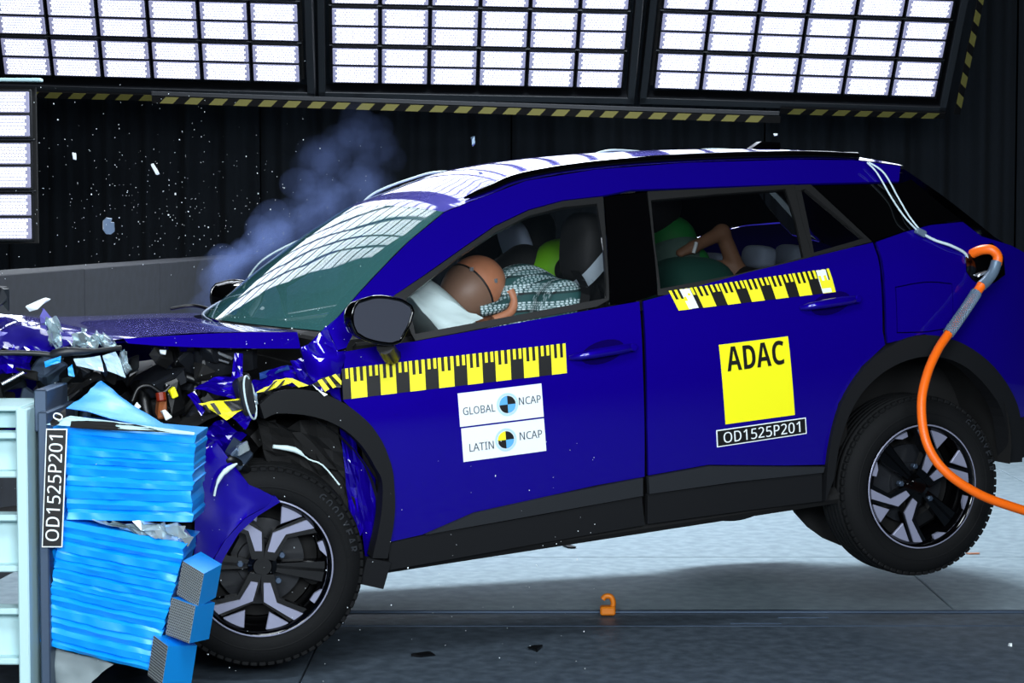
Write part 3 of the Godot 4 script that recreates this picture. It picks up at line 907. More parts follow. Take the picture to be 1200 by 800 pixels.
	side("sill_moulding", skin(P([0.611,0.325,0.802,0.377,1.075,0.397,1.446,0.415,1.443,0.349,1.008,0.336]), 0.014, 0.02, [], 0.001), M.trim_lit, c)
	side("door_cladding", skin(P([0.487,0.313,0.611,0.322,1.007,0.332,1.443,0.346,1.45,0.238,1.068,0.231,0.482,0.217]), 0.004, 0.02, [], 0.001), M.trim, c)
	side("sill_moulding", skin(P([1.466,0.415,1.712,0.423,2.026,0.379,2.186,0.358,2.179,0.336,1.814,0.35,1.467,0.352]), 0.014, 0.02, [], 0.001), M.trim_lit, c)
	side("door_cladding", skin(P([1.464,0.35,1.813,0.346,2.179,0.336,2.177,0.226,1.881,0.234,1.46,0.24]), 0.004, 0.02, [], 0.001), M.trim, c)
	side("rear_bumper", skin(P([3.10, 0.25, 3.10, 0.42, 3.43, 0.42, 3.40, 0.28]), 0.004), M.trim, c)
	var belly := box_mesh(Vector3(2.2, 0.06, 1.66), 0.02, Vector3(1.3, 0.23, 0))
	obj("underbody", belly, M.liner, c)
	# ---- arch liners
	for a in [[0.05, 0.40, 0.43, -0.35], [2.605, 0.36, 0.425, -0.25]]:
		for sg in [1.0, -1.0]:
			var f := func(u: float, v: float) -> Vector3:
				var an := lerpf(a[3], PI - a[3], u)
				return Vector3(a[0] + cos(an) * a[2], a[1] + sin(an) * a[2], sg * lerpf(0.5, 0.84, v))
			obj("arch_liner", grid(f, 24, 2), M.liner, c)
			obj("arch_wall", prism(ngon(a[2], 32), -0.01, 0.01), M.liner, c, at(a[0], a[1], sg * 0.5))
	# ---- wheels
	wheel(c, Vector3(0.045, 0.29, 0.868), Vector3(4, -8, 0), 78.0, "front wheel pushed back in its crushed arch")
	wheel(c, Vector3(2.605, 0.225, 0.87), Vector3(0, 0, 0), 222.0, "rear wheel hanging in the air")
	wheel(c, Vector3(0.045, 0.29, -0.868), Vector3(0, 180, 0), 78.0, "far front wheel")
	wheel(c, Vector3(2.605, 0.225, -0.87), Vector3(0, 180, 0), 40.0, "far rear wheel")
	# ---- handles
	for h in [P([1.2,0.873,1.309,0.879,1.435,0.884]), P([2.13,0.953,2.241,0.957,2.357,0.961])]:
		var rec := PackedVector2Array()
		for k in 20:
			var a := TAU * k / 20
			rec.append(h[1] + Vector2(0.02, 0.0) + Vector2(cos(a) * 0.085, sin(a) * 0.04 + cos(a) * 0.012))
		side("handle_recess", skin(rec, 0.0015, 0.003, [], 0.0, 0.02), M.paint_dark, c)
		var line := PackedVector3Array([on(h[0], 0.004), on(h[0].lerp(h[1], 0.4), 0.032), on(h[1], 0.038), on(h[1].lerp(h[2], 0.7), 0.034), on(h[2], 0.02)])
		side("door_handle", tube(line, [0.008, 0.012, 0.014, 0.015, 0.016, 0.017, 0.017, 0.017, 0.017, 0.016, 0.015, 0.014, 0.012], 10, 3), M.paint, c)
		side("key_cap", prism(ngon(0.014, 14), 0.0, 0.012, 0.003), M.paint, c)
		var kc: MeshInstance3D = c.get_child(c.get_child_count() - 2)
		kc.transform = Transform3D(Basis(), on(h[2], 0.03))
		c.get_child(c.get_child_count() - 1).transform = Transform3D(Basis.from_scale(Vector3(1, 1, -1)), on(h[2], 0.03) * Vector3(1, 1, -1))
	mirrors(c)
	stickers(c)
	nose(c)
	cabin(c)

func sheet_fin() -> ArrayMesh:
	var f := P([2.384,1.514,2.426,1.545,2.475,1.57,2.561,1.56,2.565,1.5])
	return prism(f, -0.025, 0.025, 0.008)

func mirrors(c: Node3D):
	# outline of the glass as the driver sees it, placed at the mirror's own distance from the car's centre line
	for sg in [1.0, -1.0]:
		var flip := Transform3D(Basis.from_scale(Vector3(1, 1, sg)), Vector3.ZERO)
		var q := P([0.379,1.135,0.383,1.142,0.388,1.148,0.393,1.153,0.399,1.159,0.415,1.162,0.432,1.165,0.449,1.168,0.467,1.169,0.488,1.167,0.51,1.163,0.531,1.157,0.549,1.152,0.563,1.146,0.574,1.139,0.584,1.132,0.594,1.124,0.601,1.104,0.596,1.092,0.591,1.081,0.586,1.069,0.579,1.057,0.571,1.045,0.561,1.033,0.552,1.02,0.542,1.007,0.532,1.006,0.523,1.004,0.513,1.002,0.5,1.003,0.482,1.007,0.462,1.012,0.442,1.019,0.425,1.026,0.412,1.032,0.402,1.039,0.393,1.046,0.383,1.053,0.38,1.062,0.376,1.071,0.373,1.081,0.372,1.091,0.372,1.102,0.373,1.114,0.376,1.125])
		var mid := Vector2.ZERO
		for p in q: mid += p / q.size()
		var s := new_st()
		s.set_smooth_group(1)
		var rings := []
		# housing: deep bowl towards the front
		for k in 8:
			var t := k / 7.0
			var ring := []
			for p in q:
				var sc: float = [1.0, 1.02, 1.0, 0.95, 0.86, 0.7, 0.42, 0.0][k]
				var d: Vector2 = (p - mid) * sc * 0.96
				ring.append(Vector3(mid.x + d.x - 0.04 * t, mid.y + d.y, 1.03 - d.x * 0.12 - 0.11 * t))
			rings.append(ring)
		var n := q.size()
		for k in 7:
			for i in n: oquad(s, rings[k][i], rings[k][(i + 1) % n], rings[k + 1][(i + 1) % n], rings[k + 1][i], Vector3(mid.x - 0.03, mid.y, 1.0))
		var h := obj("door_mirror", done(s), M.black_gloss, c, flip)
		var g := new_st()
		g.set_smooth_group(-1)
		var rim := new_st()
		var loop := PackedVector3Array()
		for i in n + 1: loop.append(rings[0][i % n])
		add_tube(rim, loop, 0.007, 8, false)
		obj("mirror_rim", done(rim), M.black_gloss, h)
		for i in n:
			var a: Vector2 = (q[i] - mid) * 0.92
			var b: Vector2 = (q[(i + 1) % n] - mid) * 0.92
			otri(g, Vector3(mid.x + 0.001, mid.y, 1.034), Vector3(mid.x + a.x + 0.001, mid.y + a.y, 1.034 - a.x * 0.12), Vector3(mid.x + b.x + 0.001, mid.y + b.y, 1.034 - b.x * 0.12), Vector3(mid.x - 0.1, mid.y, 0.5))
		obj("mirror_glass", done(g), M.mirror, h)
		obj("mirror_arm", tube(PackedVector3Array([Vector3(mid.x + 0.02, mid.y - 0.09, 1.0), Vector3(mid.x + 0.06, mid.y - 0.13, 0.92), Vector3(mid.x + 0.09, mid.y - 0.14, 0.85)]), 0.03, 10), M.dark_plastic, h)

func stickers(c: Node3D):
	ruler(P([0.373,0.927,1.191,0.925,1.184,0.821,0.367,0.824]), 8, c, "yellow and black ruler sticker on the front door", 0.035)
	ruler(P([1.615,1.066,2.277,1.083,2.287,0.996,1.642,0.993]), 7, c, "yellow and black ruler sticker under the rear window")
	var rr := P([1.615,1.066,2.277,1.083,2.287,0.996,1.642,0.993])
	for a in [0.065, 0.915]:
		var tg := flat(sub_quad(rr, a, 0.02, a + 0.06, 0.98), 0.0045, M.white, "ruler_end_label", c)
	var g := P([0.774,0.797,1.085,0.796,1.084,0.679,0.773,0.681])
	var gs := flat(g, 0.0025, M.white, "round_logo_sticker", c)
	gs.name = "crash_logo_sticker"
	words("GLOBAL", font, M.ink_grey, gs, flank_frame(g, 0.235, 0.55, 0.004), 0.118, 0.026)
	words("NCAP", font, M.ink_grey, gs, flank_frame(g, 0.845, 0.45, 0.004), 0.082, 0.026)
	target(gs, g, 0.575, 0.5, M.pale_blue, M.sky_blue)
	var l := P([0.776,0.675,1.084,0.673,1.085,0.558,0.776,0.558])
	var ls := flat(l, 0.0025, M.white, "crash_logo_sticker", c)
	words("LATIN", font, M.ink_grey, ls, flank_frame(l, 0.225, 0.6, 0.004), 0.09, 0.027)
	words("NCAP", font, M.ink_grey, ls, flank_frame(l, 0.825, 0.45, 0.004), 0.084, 0.027)
	target(ls, l, 0.52, 0.5, M.ruler_yellow, M.sky_blue)
	var a := P([1.784,0.855,2.067,0.856,2.073,0.565,1.788,0.565])
	var ad := flat(a, 0.0025, M.yellow, "square_sticker", c)
	tag(ad, "plain yellow square sticker with black letters on top")
	words("ADAC", font_bold, M.black_ink, ad, flank_frame(a, 0.5, 0.19, 0.004), 0.235, 0.088)
	var b := P([1.749,0.548,2.118,0.55,2.119,0.489,1.749,0.485])
	var pl := flat(b, 0.0025, M.white, "number_sticker", c)
	flat(sub_quad(b, 0.012, 0.06, 0.988, 0.94), 0.0035, M.black_ink, "number_field", pl)
	words("OD1525P201", font, M.white, pl, flank_frame(b, 0.5, 0.5, 0.0055), 0.315, 0.04)

func target(parent: Node3D, q: PackedVector2Array, a: float, b: float, c1: Material, c2: Material):   # a quartered disc in a pale ring
	var t := flank_frame(q, a, b, 0.0042)
	var ring := new_st()
	ring.set_smooth_group(-1)
	for k in 40:
		var x := TAU * k / 40
		var y := TAU * (k + 1) / 40
		quad(ring, Vector3(cos(x), sin(x), 0) * 0.040, Vector3(cos(y), sin(y), 0) * 0.040, Vector3(cos(y), sin(y), 0) * 0.035, Vector3(cos(x), sin(x), 0) * 0.030)
	obj("logo_ring", done(ring), M.pale_blue, parent, t)
	for k in 4:
		var p := PackedVector2Array([Vector2.ZERO])
		for j in 9: p.append(Vector2(cos(PI / 2 * (k + j / 8.0)), sin(PI / 2 * (k + j / 8.0))) * 0.030)
		obj("logo_quarter", prism(p, 0.0, 0.001), [M.black_ink, c1, M.black_ink, c2][k] if c1 != M.pale_blue else [M.black_ink, M.sky_blue, M.black_ink, M.sky_blue][k], parent, t)

# ---------------------------------------------------------------- crushed front
func bit(c: Node3D, called: String, q: PackedVector3Array, m: Material, amp := 0.015, nu := 6, nv := 6, sd := 1, freq := 9.0) -> MeshInstance3D:
	return obj(called, sheet(q, nu, nv, amp, sd, true, freq), m, c)

func chunk(c: Node3D, called: String, p: Vector3, size: Vector3, turn: Vector3, m: Material, sd: int, amp := 0.22) -> MeshInstance3D:
	return obj(called, lump(size, sd, amp), m, c, turned(p, turn))

func nose(c: Node3D):
	# bonnet: a shallow crowned shell, folded upwards and torn along its front edge
	var he := P([0.273,1.059,0.237,1.063,0.201,1.067,0.164,1.071,0.125,1.074,0.083,1.078,0.037,1.081,-.008,1.085,-.05,1.087,-.088,1.089,-.124,1.091,-.158,1.092,-.194,1.094,-.229,1.096,-.265,1.098,-.301,1.1,-.335,1.101,-.368,1.101,-.399,1.1,-.43,1.099,-.462,1.097,-.493,1.095,-.524,1.093,-.555,1.09,-.587,1.089,-.621,1.088,-.657,1.087,-.692,1.087,-.724,1.087,-.753,1.087,-.78,1.087,-.805,1.088,-.832,1.088])
	var bon := func(t: float, s: float) -> Vector3:
		var f := t * (he.size() - 1)
		var i := mini(int(f), he.size() - 2)
		var q: Vector2 = he[i].lerp(he[i + 1], f - i)
		var k := 2.0 * s - 1.0
		var w := lerpf(0.75, 0.62, t * t)
		var cr := lerpf(0.022, 0.085, smoothstep(0.35, 0.7, t)) * (1 - k * k)
		var p := Vector3(q.x - 0.14 * t * (1 - k * k) - lerpf(0.16, 0.0, t) * (1 - k * k), q.y + cr, w * k)
		var rough := smoothstep(0.5, 1.0, t)
		p += Vector3(noise.get_noise_2d(p.x * 6, p.z * 6) * 0.5, noise.get_noise_2d(p.x * 7 + 50, p.z * 5), 0) * 0.05 * rough
		p.y += 0.006 * sin(p.x * 10.0 + p.z * 3.0) * smoothstep(0.15, 0.5, t)
		return p
	obj("bonnet", grid(func(a, b): return bon.call(a, b), 40, 30), M.paint, c)
	obj("bonnet", grid(func(a, b): return bon.call(1.0 - a, b) - Vector3(0, 0.012, 0), 40, 20), M.paint, c).name = "bonnet_inner_shell"
	var fl := P([0.265,1.057,0.124,1.072,-.051,1.085,-.195,1.092,-.322,1.097,-.31,1.081,-.198,1.06,-.056,1.039,0.118,1.017,0.272,1])
	obj("bonnet_edge", prism(fl, 0.737, 0.749, 0.004), M.paint, c)
	# cowl and wipers
	obj("cowl", grid(func(a, b): return Vector3(0.33 - 0.28 * (1 - pow(2 * a - 1, 2)) - 0.12 * b, 1.055 + 0.03 * (1 - pow(2 * a - 1, 2)) - 0.02 * b, 1.40 * (a - 0.5)), 20, 2), M.dark_plastic, c)
	obj("wiper", tube(V([0.276,1.063,-.4,0.232,1.092,-.45,0.177,1.11,-.5,0.091,1.105,-.5]), 0.007), M.dark_plastic, c)
	obj("wiper", tube(V([0.167,1.061,-.1,0.153,1.091,-.2,0.305,1.117,-.5,0.41,1.127,-.6]), 0.006), M.steel, c)
	# dark bay behind the wreckage
	obj("engine_bay_wall", box_mesh(Vector3(0.06, 0.62, 1.5), 0.01, Vector3(0.36, 0.72, 0)), M.liner, c)
	obj("engine_bay_floor", box_mesh(Vector3(1.0, 0.05, 1.3), 0.01, Vector3(-0.15, 0.36, -0.05)), M.liner, c)
	obj("engine_block", lump(Vector3(0.6, 0.5, 0.9), 4, 0.1), M.dark_plastic, c, at(-0.16, 0.66, -0.1))
	var q: PackedVector3Array
	# inner wing and its sleeve
	bit(c, "inner_wing", V([-.089,0.866,0.62,0.142,0.936,0.62,0.267,0.809,0.62,0.082,0.623,0.62]), M.dark_plastic, 0.02, 8, 6, 3)
	chunk(c, "air_box", V([0.035,0.968,0.55])[0], Vector3(0.17, 0.11, 0.2), Vector3(5, 0, 6), M.grey_plastic, 21)
	chunk(c, "relay_box", V([-.047,0.967,0.58])[0], Vector3(0.05, 0.13, 0.14), Vector3(0, 0, 4), M.grey_plastic, 22)
	chunk(c, "engine_cover", V([-.113,0.969,0.5])[0], Vector3(0.12, 0.07, 0.2), Vector3(0, 20, -25), M.grey_plastic, 23)
	chunk(c, "coolant_tank", V([-.187,0.922,0.55])[0], Vector3(0.16, 0.07, 0.16), Vector3(0, 10, 22), M.grey_plastic, 24)
	chunk(c, "bracket", V([-.154,0.859,0.62])[0], Vector3(0.05, 0.12, 0.06), Vector3(0, 0, 8), M.dark_plastic, 25)
	obj("turbo_hose", tube(V([-.26,0.924,0.55,-.25,0.883,0.6,-.248,0.826,0.62,-.229,0.78,0.62]), 0.02, 10), M.dark_plastic, c)
	obj("coolant_hose", tube(V([-.107,0.94,0.6,-.055,0.906,0.62,-.042,0.844,0.6,-.073,0.774,0.6]), 0.014, 10), M.dark_plastic, c)
	obj("wiring_loom", tube(V([-.299,0.879,0.66,-.275,0.92,0.66,-.237,0.924,0.66,-.197,0.896,0.66,-.166,0.916,0.66]), 0.008, 8), M.dark_plastic, c)
	tag(obj("fluid_cap", prism(ngon(0.017, 16), -0.015, 0.015, 0.004), M.part_orange, c, turned(V([-.209,0.886,0.7])[0], Vector3(80, 0, 10))), "red-brown cap")
	obj("reservoir", lump(Vector3(0.034, 0.06, 0.034), 31, 0.2), M.part_brown, c, turned(V([-.206,0.847,0.68])[0], Vector3(0, 0, -5)))
	obj("yellow_clip", lump(Vector3(0.022, 0.035, 0.02), 33, 0.2), M.yellow, c, turned(V([-.167,0.893,0.7])[0], Vector3(0, 0, 15)))
	obj("white_clip", lump(Vector3(0.02, 0.03, 0.02), 34, 0.3), M.white, c, turned(V([-.203,0.833,0.72])[0], Vector3(0, 0, 25)))
	obj("white_clip", lump(Vector3(0.025, 0.02, 0.02), 35, 0.3), M.white, c, turned(V([-.298,0.864,0.72])[0], Vector3(0, 0, 30)))
	obj("white_clip", lump(Vector3(0.02, 0.014, 0.02), 36, 0.3), M.white, c, turned(V([-.192,1.038,0.72])[0], Vector3(0, 0, 0)))
	obj("bay_tube", tube(V([-.02,1.028,0.66,0.013,1.006,0.66,0.053,0.984,0.66]), 0.006), M.chrome, c)
	obj("bay_tube", tube(V([-.039,1.009,0.66,-.006,0.991,0.66,0.04,0.971,0.66]), 0.004), M.chrome, c)
	# wing remains: blue folded pieces, with strips of the ruler still on them
	bit(c, "torn_wing_panel", V([-.126,0.916,0.84,-.013,0.943,0.8,0.072,0.916,0.8,0.05,0.847,0.84]), M.paint, 0.012, 6, 5, 5)
	bit(c, "torn_wing_panel", V([0.045,1.01,0.74,0.074,1.004,0.74,0.058,0.92,0.76,0.017,0.919,0.76]), M.paint, 0.006, 4, 6, 6)
	bit(c, "torn_wing_panel", V([0.061,0.919,0.82,0.232,0.95,0.8,0.231,0.901,0.84,0.048,0.877,0.86]), M.paint, 0.014, 8, 5, 7)
	bit(c, "torn_wing_panel", V([0.208,0.972,0.84,0.261,0.971,0.82,0.296,0.89,0.88,0.237,0.885,0.88]), M.paint, 0.012, 5, 5, 8)
	bit(c, "torn_wing_panel", V([-.027,0.814,0.88,0.057,0.846,0.88,0.067,0.821,0.9,0.018,0.762,0.9]), M.paint, 0.012, 5, 5, 9)
	bit(c, "torn_wing_panel", V([-.141,0.774,0.82,-.031,0.803,0.82,0.039,0.733,0.84,-.085,0.654,0.84]), M.paint, 0.02, 7, 6, 10)
	bit(c, "torn_wing_panel", V([-.139,0.895,0.8,-.115,0.903,0.8,-.091,0.839,0.82,-.104,0.824,0.82]), M.paint, 0.008, 4, 4, 11)
	bit(c, "folded_metal_edge", V([0.109,0.935,0.8,0.211,0.952,0.8,0.21,0.939,0.82,0.102,0.92,0.82]), M.barrier_steel_blue, 0.004, 6, 2, 12)
	bit(c, "ruler_scrap", V([-.125,0.872,0.895,0.041,0.874,0.885,0.041,0.847,0.9,-.041,0.809,0.9]), M.ruler_yellow, 0.006, 8, 4, 13)
	bit(c, "ruler_scrap", V([0.102,0.899,0.885,0.175,0.918,0.88,0.203,0.904,0.89,0.067,0.881,0.9]), M.ruler_yellow, 0.005, 6, 3, 14)
	bit(c, "ruler_scrap", V([0.174,0.919,0.885,0.199,0.913,0.885,0.249,0.886,0.9,0.213,0.884,0.9]), M.ruler_yellow, 0.004, 4, 3, 15)
	bit(c, "ruler_scrap", V([0.249,0.886,0.9,0.295,0.905,0.89,0.36,0.913,0.895,0.358,0.865,0.905]), M.black_ink, 0.004, 6, 4, 16)
	for k in 5:
		var a := 376.0 + k * 5
	bit(c, "ruler_scrap", V([0.277,0.9,0.91,0.292,0.904,0.91,0.314,0.868,0.915,0.298,0.861,0.915]), M.ruler_yellow, 0.001, 2, 2, 17)
	bit(c, "ruler_scrap", V([0.304,0.906,0.91,0.316,0.91,0.91,0.338,0.873,0.915,0.326,0.869,0.915]), M.ruler_yellow, 0.001, 2, 2, 17)
	bit(c, "ruler_scrap", V([0.328,0.912,0.91,0.341,0.916,0.91,0.358,0.891,0.915,0.356,0.877,0.915]), M.ruler_yellow, 0.001, 2, 2, 17)
	bit(c, "ruler_scrap", V([0.258,0.891,0.91,0.271,0.872,0.91,0.306,0.851,0.915,0.294,0.847,0.915]), M.white, 0.001, 2, 2, 17)
	for k in [[V([-.09,0.866,0.9,-.075,0.867,0.9,-.058,0.829,0.91,-.07,0.83,0.91]), 1], [V([-.113,0.863,0.9,-.101,0.864,0.9,-.092,0.836,0.91,-.1,0.839,0.91]), 1], [V([-.044,0.869,0.9,0.008,0.868,0.9,0.026,0.838,0.91,-.02,0.835,0.91]), 1], [V([0.134,0.91,0.9,0.146,0.915,0.9,0.106,0.886,0.91,0.091,0.885,0.91]), 1], [V([0.163,0.913,0.9,0.172,0.917,0.9,0.147,0.89,0.91,0.129,0.886,0.91]), 1]]:
		bit(c, "ruler_scrap_mark", k[0], M.black_ink, 0.003, 3, 2, 13)
	# round fog-lamp socket torn loose by the arch
	var ring := PackedVector3Array()
	var rc: Vector3 = V([0.039,0.873,0.93])[0]
	for k in 25: ring.append(rc + Basis(Vector3(0, 0, 1), 0.12) * Vector3(cos(TAU * k / 24.0) * 0.026, sin(TAU * k / 24.0) * 0.072, -cos(TAU * k / 24.0) * 0.045))
	tag(obj("lamp_socket", tube(ring, 0.0035, 8, 2), M.wire, c), "thin bright ring of a lamp socket")
	chunk(c, "lamp_socket_body", rc + Vector3(-0.005, 0, -0.05), Vector3(0.05, 0.12, 0.06), Vector3(0, 0, 8), M.grey_plastic, 61, 0.15)
	bit(c, "silver_bracket", V([0.044,0.881,0.9,0.074,0.889,0.9,0.072,0.843,0.9,0.043,0.841,0.9]), M.foil, 0.012, 4, 4, 18)
	# lower wing in front of the wheel
	var lw := P([-.153,0.707,-.079,0.74,0.015,0.585,0.098,0.534,0.073,0.508,-.008,0.475,-.079,0.412,-.13,0.346,-.157,0.277,-.191,0.282])
	obj("lower_wing", skin(lw, 0.03, 0.012, [], 0.0, 0.04, 0.006), M.paint, c)
	var lr := P([0.098,0.537,0.114,0.514,0.035,0.478,-.032,0.429,-.083,0.36,-.116,0.301,-.141,0.304,-.117,0.359,-.079,0.412,-.008,0.475,0.073,0.508])
	obj("arch_return", skin(lr, 0.03, 0.05, [], 0.0, 0.03), M.paint, c)
	obj("torn_tape", tube(V([-.025,0.662,0.93,-.056,0.65,0.935,-.078,0.636,0.94,-.094,0.616,0.94,-.105,0.592,0.94,-.113,0.567,0.94]), [0.003, 0.007, 0.009, 0.01, 0.008, 0.008, 0.007, 0.004], 6, 2), M.bag, c)
	chunk(c, "knuckle", V([0.006,0.682,0.86])[0], Vector3(0.07, 0.08, 0.07), Vector3(10, 20, 30), M.steel, 41, 0.3)
	chunk(c, "ball_joint", V([0.004,0.706,0.9])[0], Vector3(0.04, 0.035, 0.05), Vector3(0, 0, 20), M.foil, 42, 0.2)
	obj("brake_hose", tube(V([-.059,0.655,0.88,-.039,0.675,0.9,-.002,0.648,0.88,0.026,0.621,0.85]), 0.016, 10), M.dark_plastic, c)
	# torn edge of the inner arch
	obj("liner_tear", tube(V([0.132,0.685,0.8,0.205,0.665,0.8,0.252,0.626,0.8,0.298,0.6,0.8,0.351,0.525,0.8]), [0.007, 0.008, 0.010, 0.010, 0.008, 0.003], 6, 3), M.bag, c)
	bit(c, "torn_liner", V([0.092,0.783,0.76,0.372,0.719,0.76,0.415,0.419,0.78,0.135,0.614,0.74]), M.liner, 0.03, 8, 8, 19)
	bit(c, "sill_stub", V([0.37,0.723,0.8,0.425,0.657,0.8,0.422,0.361,0.8,0.386,0.304,0.78]), M.paint, 0.012, 4, 8, 20)
	bit(c, "sill_stub", V([0.401,0.662,0.82,0.48,0.531,0.8,0.459,0.296,0.8,0.418,0.257,0.8]), M.paint, 0.006, 4, 6, 22)
	# front edge: bumper rags, headlamp foil, grille
	bit(c, "bumper_rag", V([-.758,1.074,0.55,-.495,1.111,0.6,-.522,1.068,0.7,-.78,1.024,0.7]), M.paint, 0.03, 12, 6, 23)
	bit(c, "bumper_rag", V([-.713,1.113,0.2,-.489,1.148,0.3,-.466,1.102,0.5,-.757,1.079,0.55]), M.foil_blue, 0.035, 14, 8, 24)
	bit(c, "bumper_rag", V([-.777,1.075,0.72,-.612,1.085,0.72,-.631,1.031,0.72,-.783,1.012,0.72]), M.paint, 0.02, 8, 5, 25)
	tag(bit(c, "headlamp_foil", V([-.567,1.172,0.66,-.517,1.178,0.66,-.513,1.106,0.7,-.555,1.077,0.7]), M.foil, 0.03, 8, 8, 26, 26.0), "crumpled silver reflector")
	tag(bit(c, "headlamp_foil", V([-.504,1.115,0.72,-.441,1.134,0.72,-.421,1.087,0.74,-.494,1.078,0.74]), M.foil, 0.03, 8, 8, 27, 26.0), "crumpled silver reflector")
	tag(bit(c, "headlamp_foil", V([-.43,1.099,0.72,-.365,1.108,0.72,-.343,1.073,0.74,-.422,1.073,0.74]), M.foil, 0.03, 8, 8, 28, 26.0), "crumpled silver reflector")
	tag(bit(c, "headlamp_foil", V([-.339,1.061,0.74,-.308,1.051,0.72,-.31,0.984,0.74,-.329,0.964,0.74]), M.foil, 0.02, 6, 6, 29, 26.0), "crumpled silver reflector")
	obj("grille_bar", tube(V([-.567,1.072,0.78,-.52,1.079,0.8,-.432,1.072,0.8,-.34,1.072,0.78]), [0.012, 0.016, 0.016, 0.016, 0.014, 0.012, 0.008], 8, 3), M.grey_plastic, c)
	obj("grille_bar", tube(V([-.777,1.098,0.74,-.669,1.089,0.74,-.576,1.074,0.75,-.525,1.055,0.76]), 0.009, 8), M.grey_plastic, c)
	tag(bit(c, "headlamp_lens", V([-.503,1.055,0.8,-.415,1.051,0.8,-.406,1.002,0.8,-.492,1.026,0.8]), M.lens, 0.008, 5, 4, 30), "pale blue lens shard")
	tag(bit(c, "headlamp_lens", V([-.406,1.055,0.8,-.361,1.062,0.8,-.336,0.974,0.8,-.395,0.998,0.8]), M.lens, 0.008, 4, 5, 31), "pale blue lens shard")
	tag(bit(c, "headlamp_lens", V([-.599,1.057,0.84,-.546,1.073,0.84,-.548,1.051,0.84,-.599,1.038,0.84]), M.barrier_blue, 0.006, 4, 3, 32), "bright blue shard")
	tag(bit(c, "headlamp_lens", V([-.522,1.029,0.8,-.505,1.038,0.8,-.501,0.996,0.8,-.522,1.004,0.8]), M.barrier_blue, 0.006, 3, 3, 33), "bright blue shard")
	for k in 26:
		var x := -10.0 + 8.2 * k
		var p: Vector3 = V([-.715,1.009,0.6,-.298,0.933,0.6])[0].lerp(V([-.715,1.009,0.6,-.298,0.933,0.6])[1], k / 25.0) + Vector3(rng.randf_range(-0.04, 0.04), rng.randf_range(-0.10, 0.07), rng.randf_range(-0.1, 0.08))
		chunk(c, ["broken_bracket", "broken_grille", "bent_pipe_stub", "broken_duct"][k % 4], p, Vector3(rng.randf_range(0.03, 0.1), rng.randf_range(0.02, 0.09), rng.randf_range(0.04, 0.14)), Vector3(rng.randf_range(-60, 60), rng.randf_range(-60, 60), rng.randf_range(-70, 70)), [M.dark_plastic, M.liner, M.grey_plastic, M.dark_plastic, M.steel][k % 5], 60 + k, 0.35)
	for k in 22:
		var p: Vector3 = V([-.247,1,0.6,0.022,0.732,0.6])[0] + Vector3(rng.randf_range(0, 0.36), rng.randf_range(-0.3, 0.02), rng.randf_range(-0.12, 0.06))
		chunk(c, ["broken_bracket", "broken_duct", "bent_pipe_stub"][k % 3], p, Vector3(rng.randf_range(0.03, 0.11), rng.randf_range(0.02, 0.06), rng.randf_range(0.04, 0.12)), Vector3(rng.randf_range(-60, 60), rng.randf_range(-60, 60), rng.randf_range(-70, 70)), [M.dark_plastic, M.liner, M.grey_plastic, M.liner][k % 4], 160 + k, 0.35)
	chunk(c, "bumper_core", V([-.774,0.953,0.7])[0], Vector3(0.1, 0.2, 0.3), Vector3(0, 0, 10), M.dark_plastic, 51)
	obj("bent_rod", tube(V([-.735,0.998,0.8,-.698,1.013,0.8,-.662,1.028,0.8]), 0.006), M.chrome, c)


# ---------------------------------------------------------------- cabin
func cushion(c: Node3D, called: String, p: Vector3, size: Vector3, turn: Vector3, m: Material, pw := 4.0) -> MeshInstance3D:   # a softly rounded block
	var f := func(u: float, v: float) -> Vector3:
		var a := TAU * u
		var b := PI * (v - 0.5)
		var se := func(x: float, n: float) -> float: return signf(x) * pow(absf(x), 2.0 / n)
		return Vector3(se.call(cos(b), pw) * se.call(cos(a), pw), se.call(sin(b), pw), se.call(cos(b), pw) * se.call(sin(a), pw)) * size * 0.5
	return obj(called, grid(f, 28, 16), m, c, turned(p, turn))

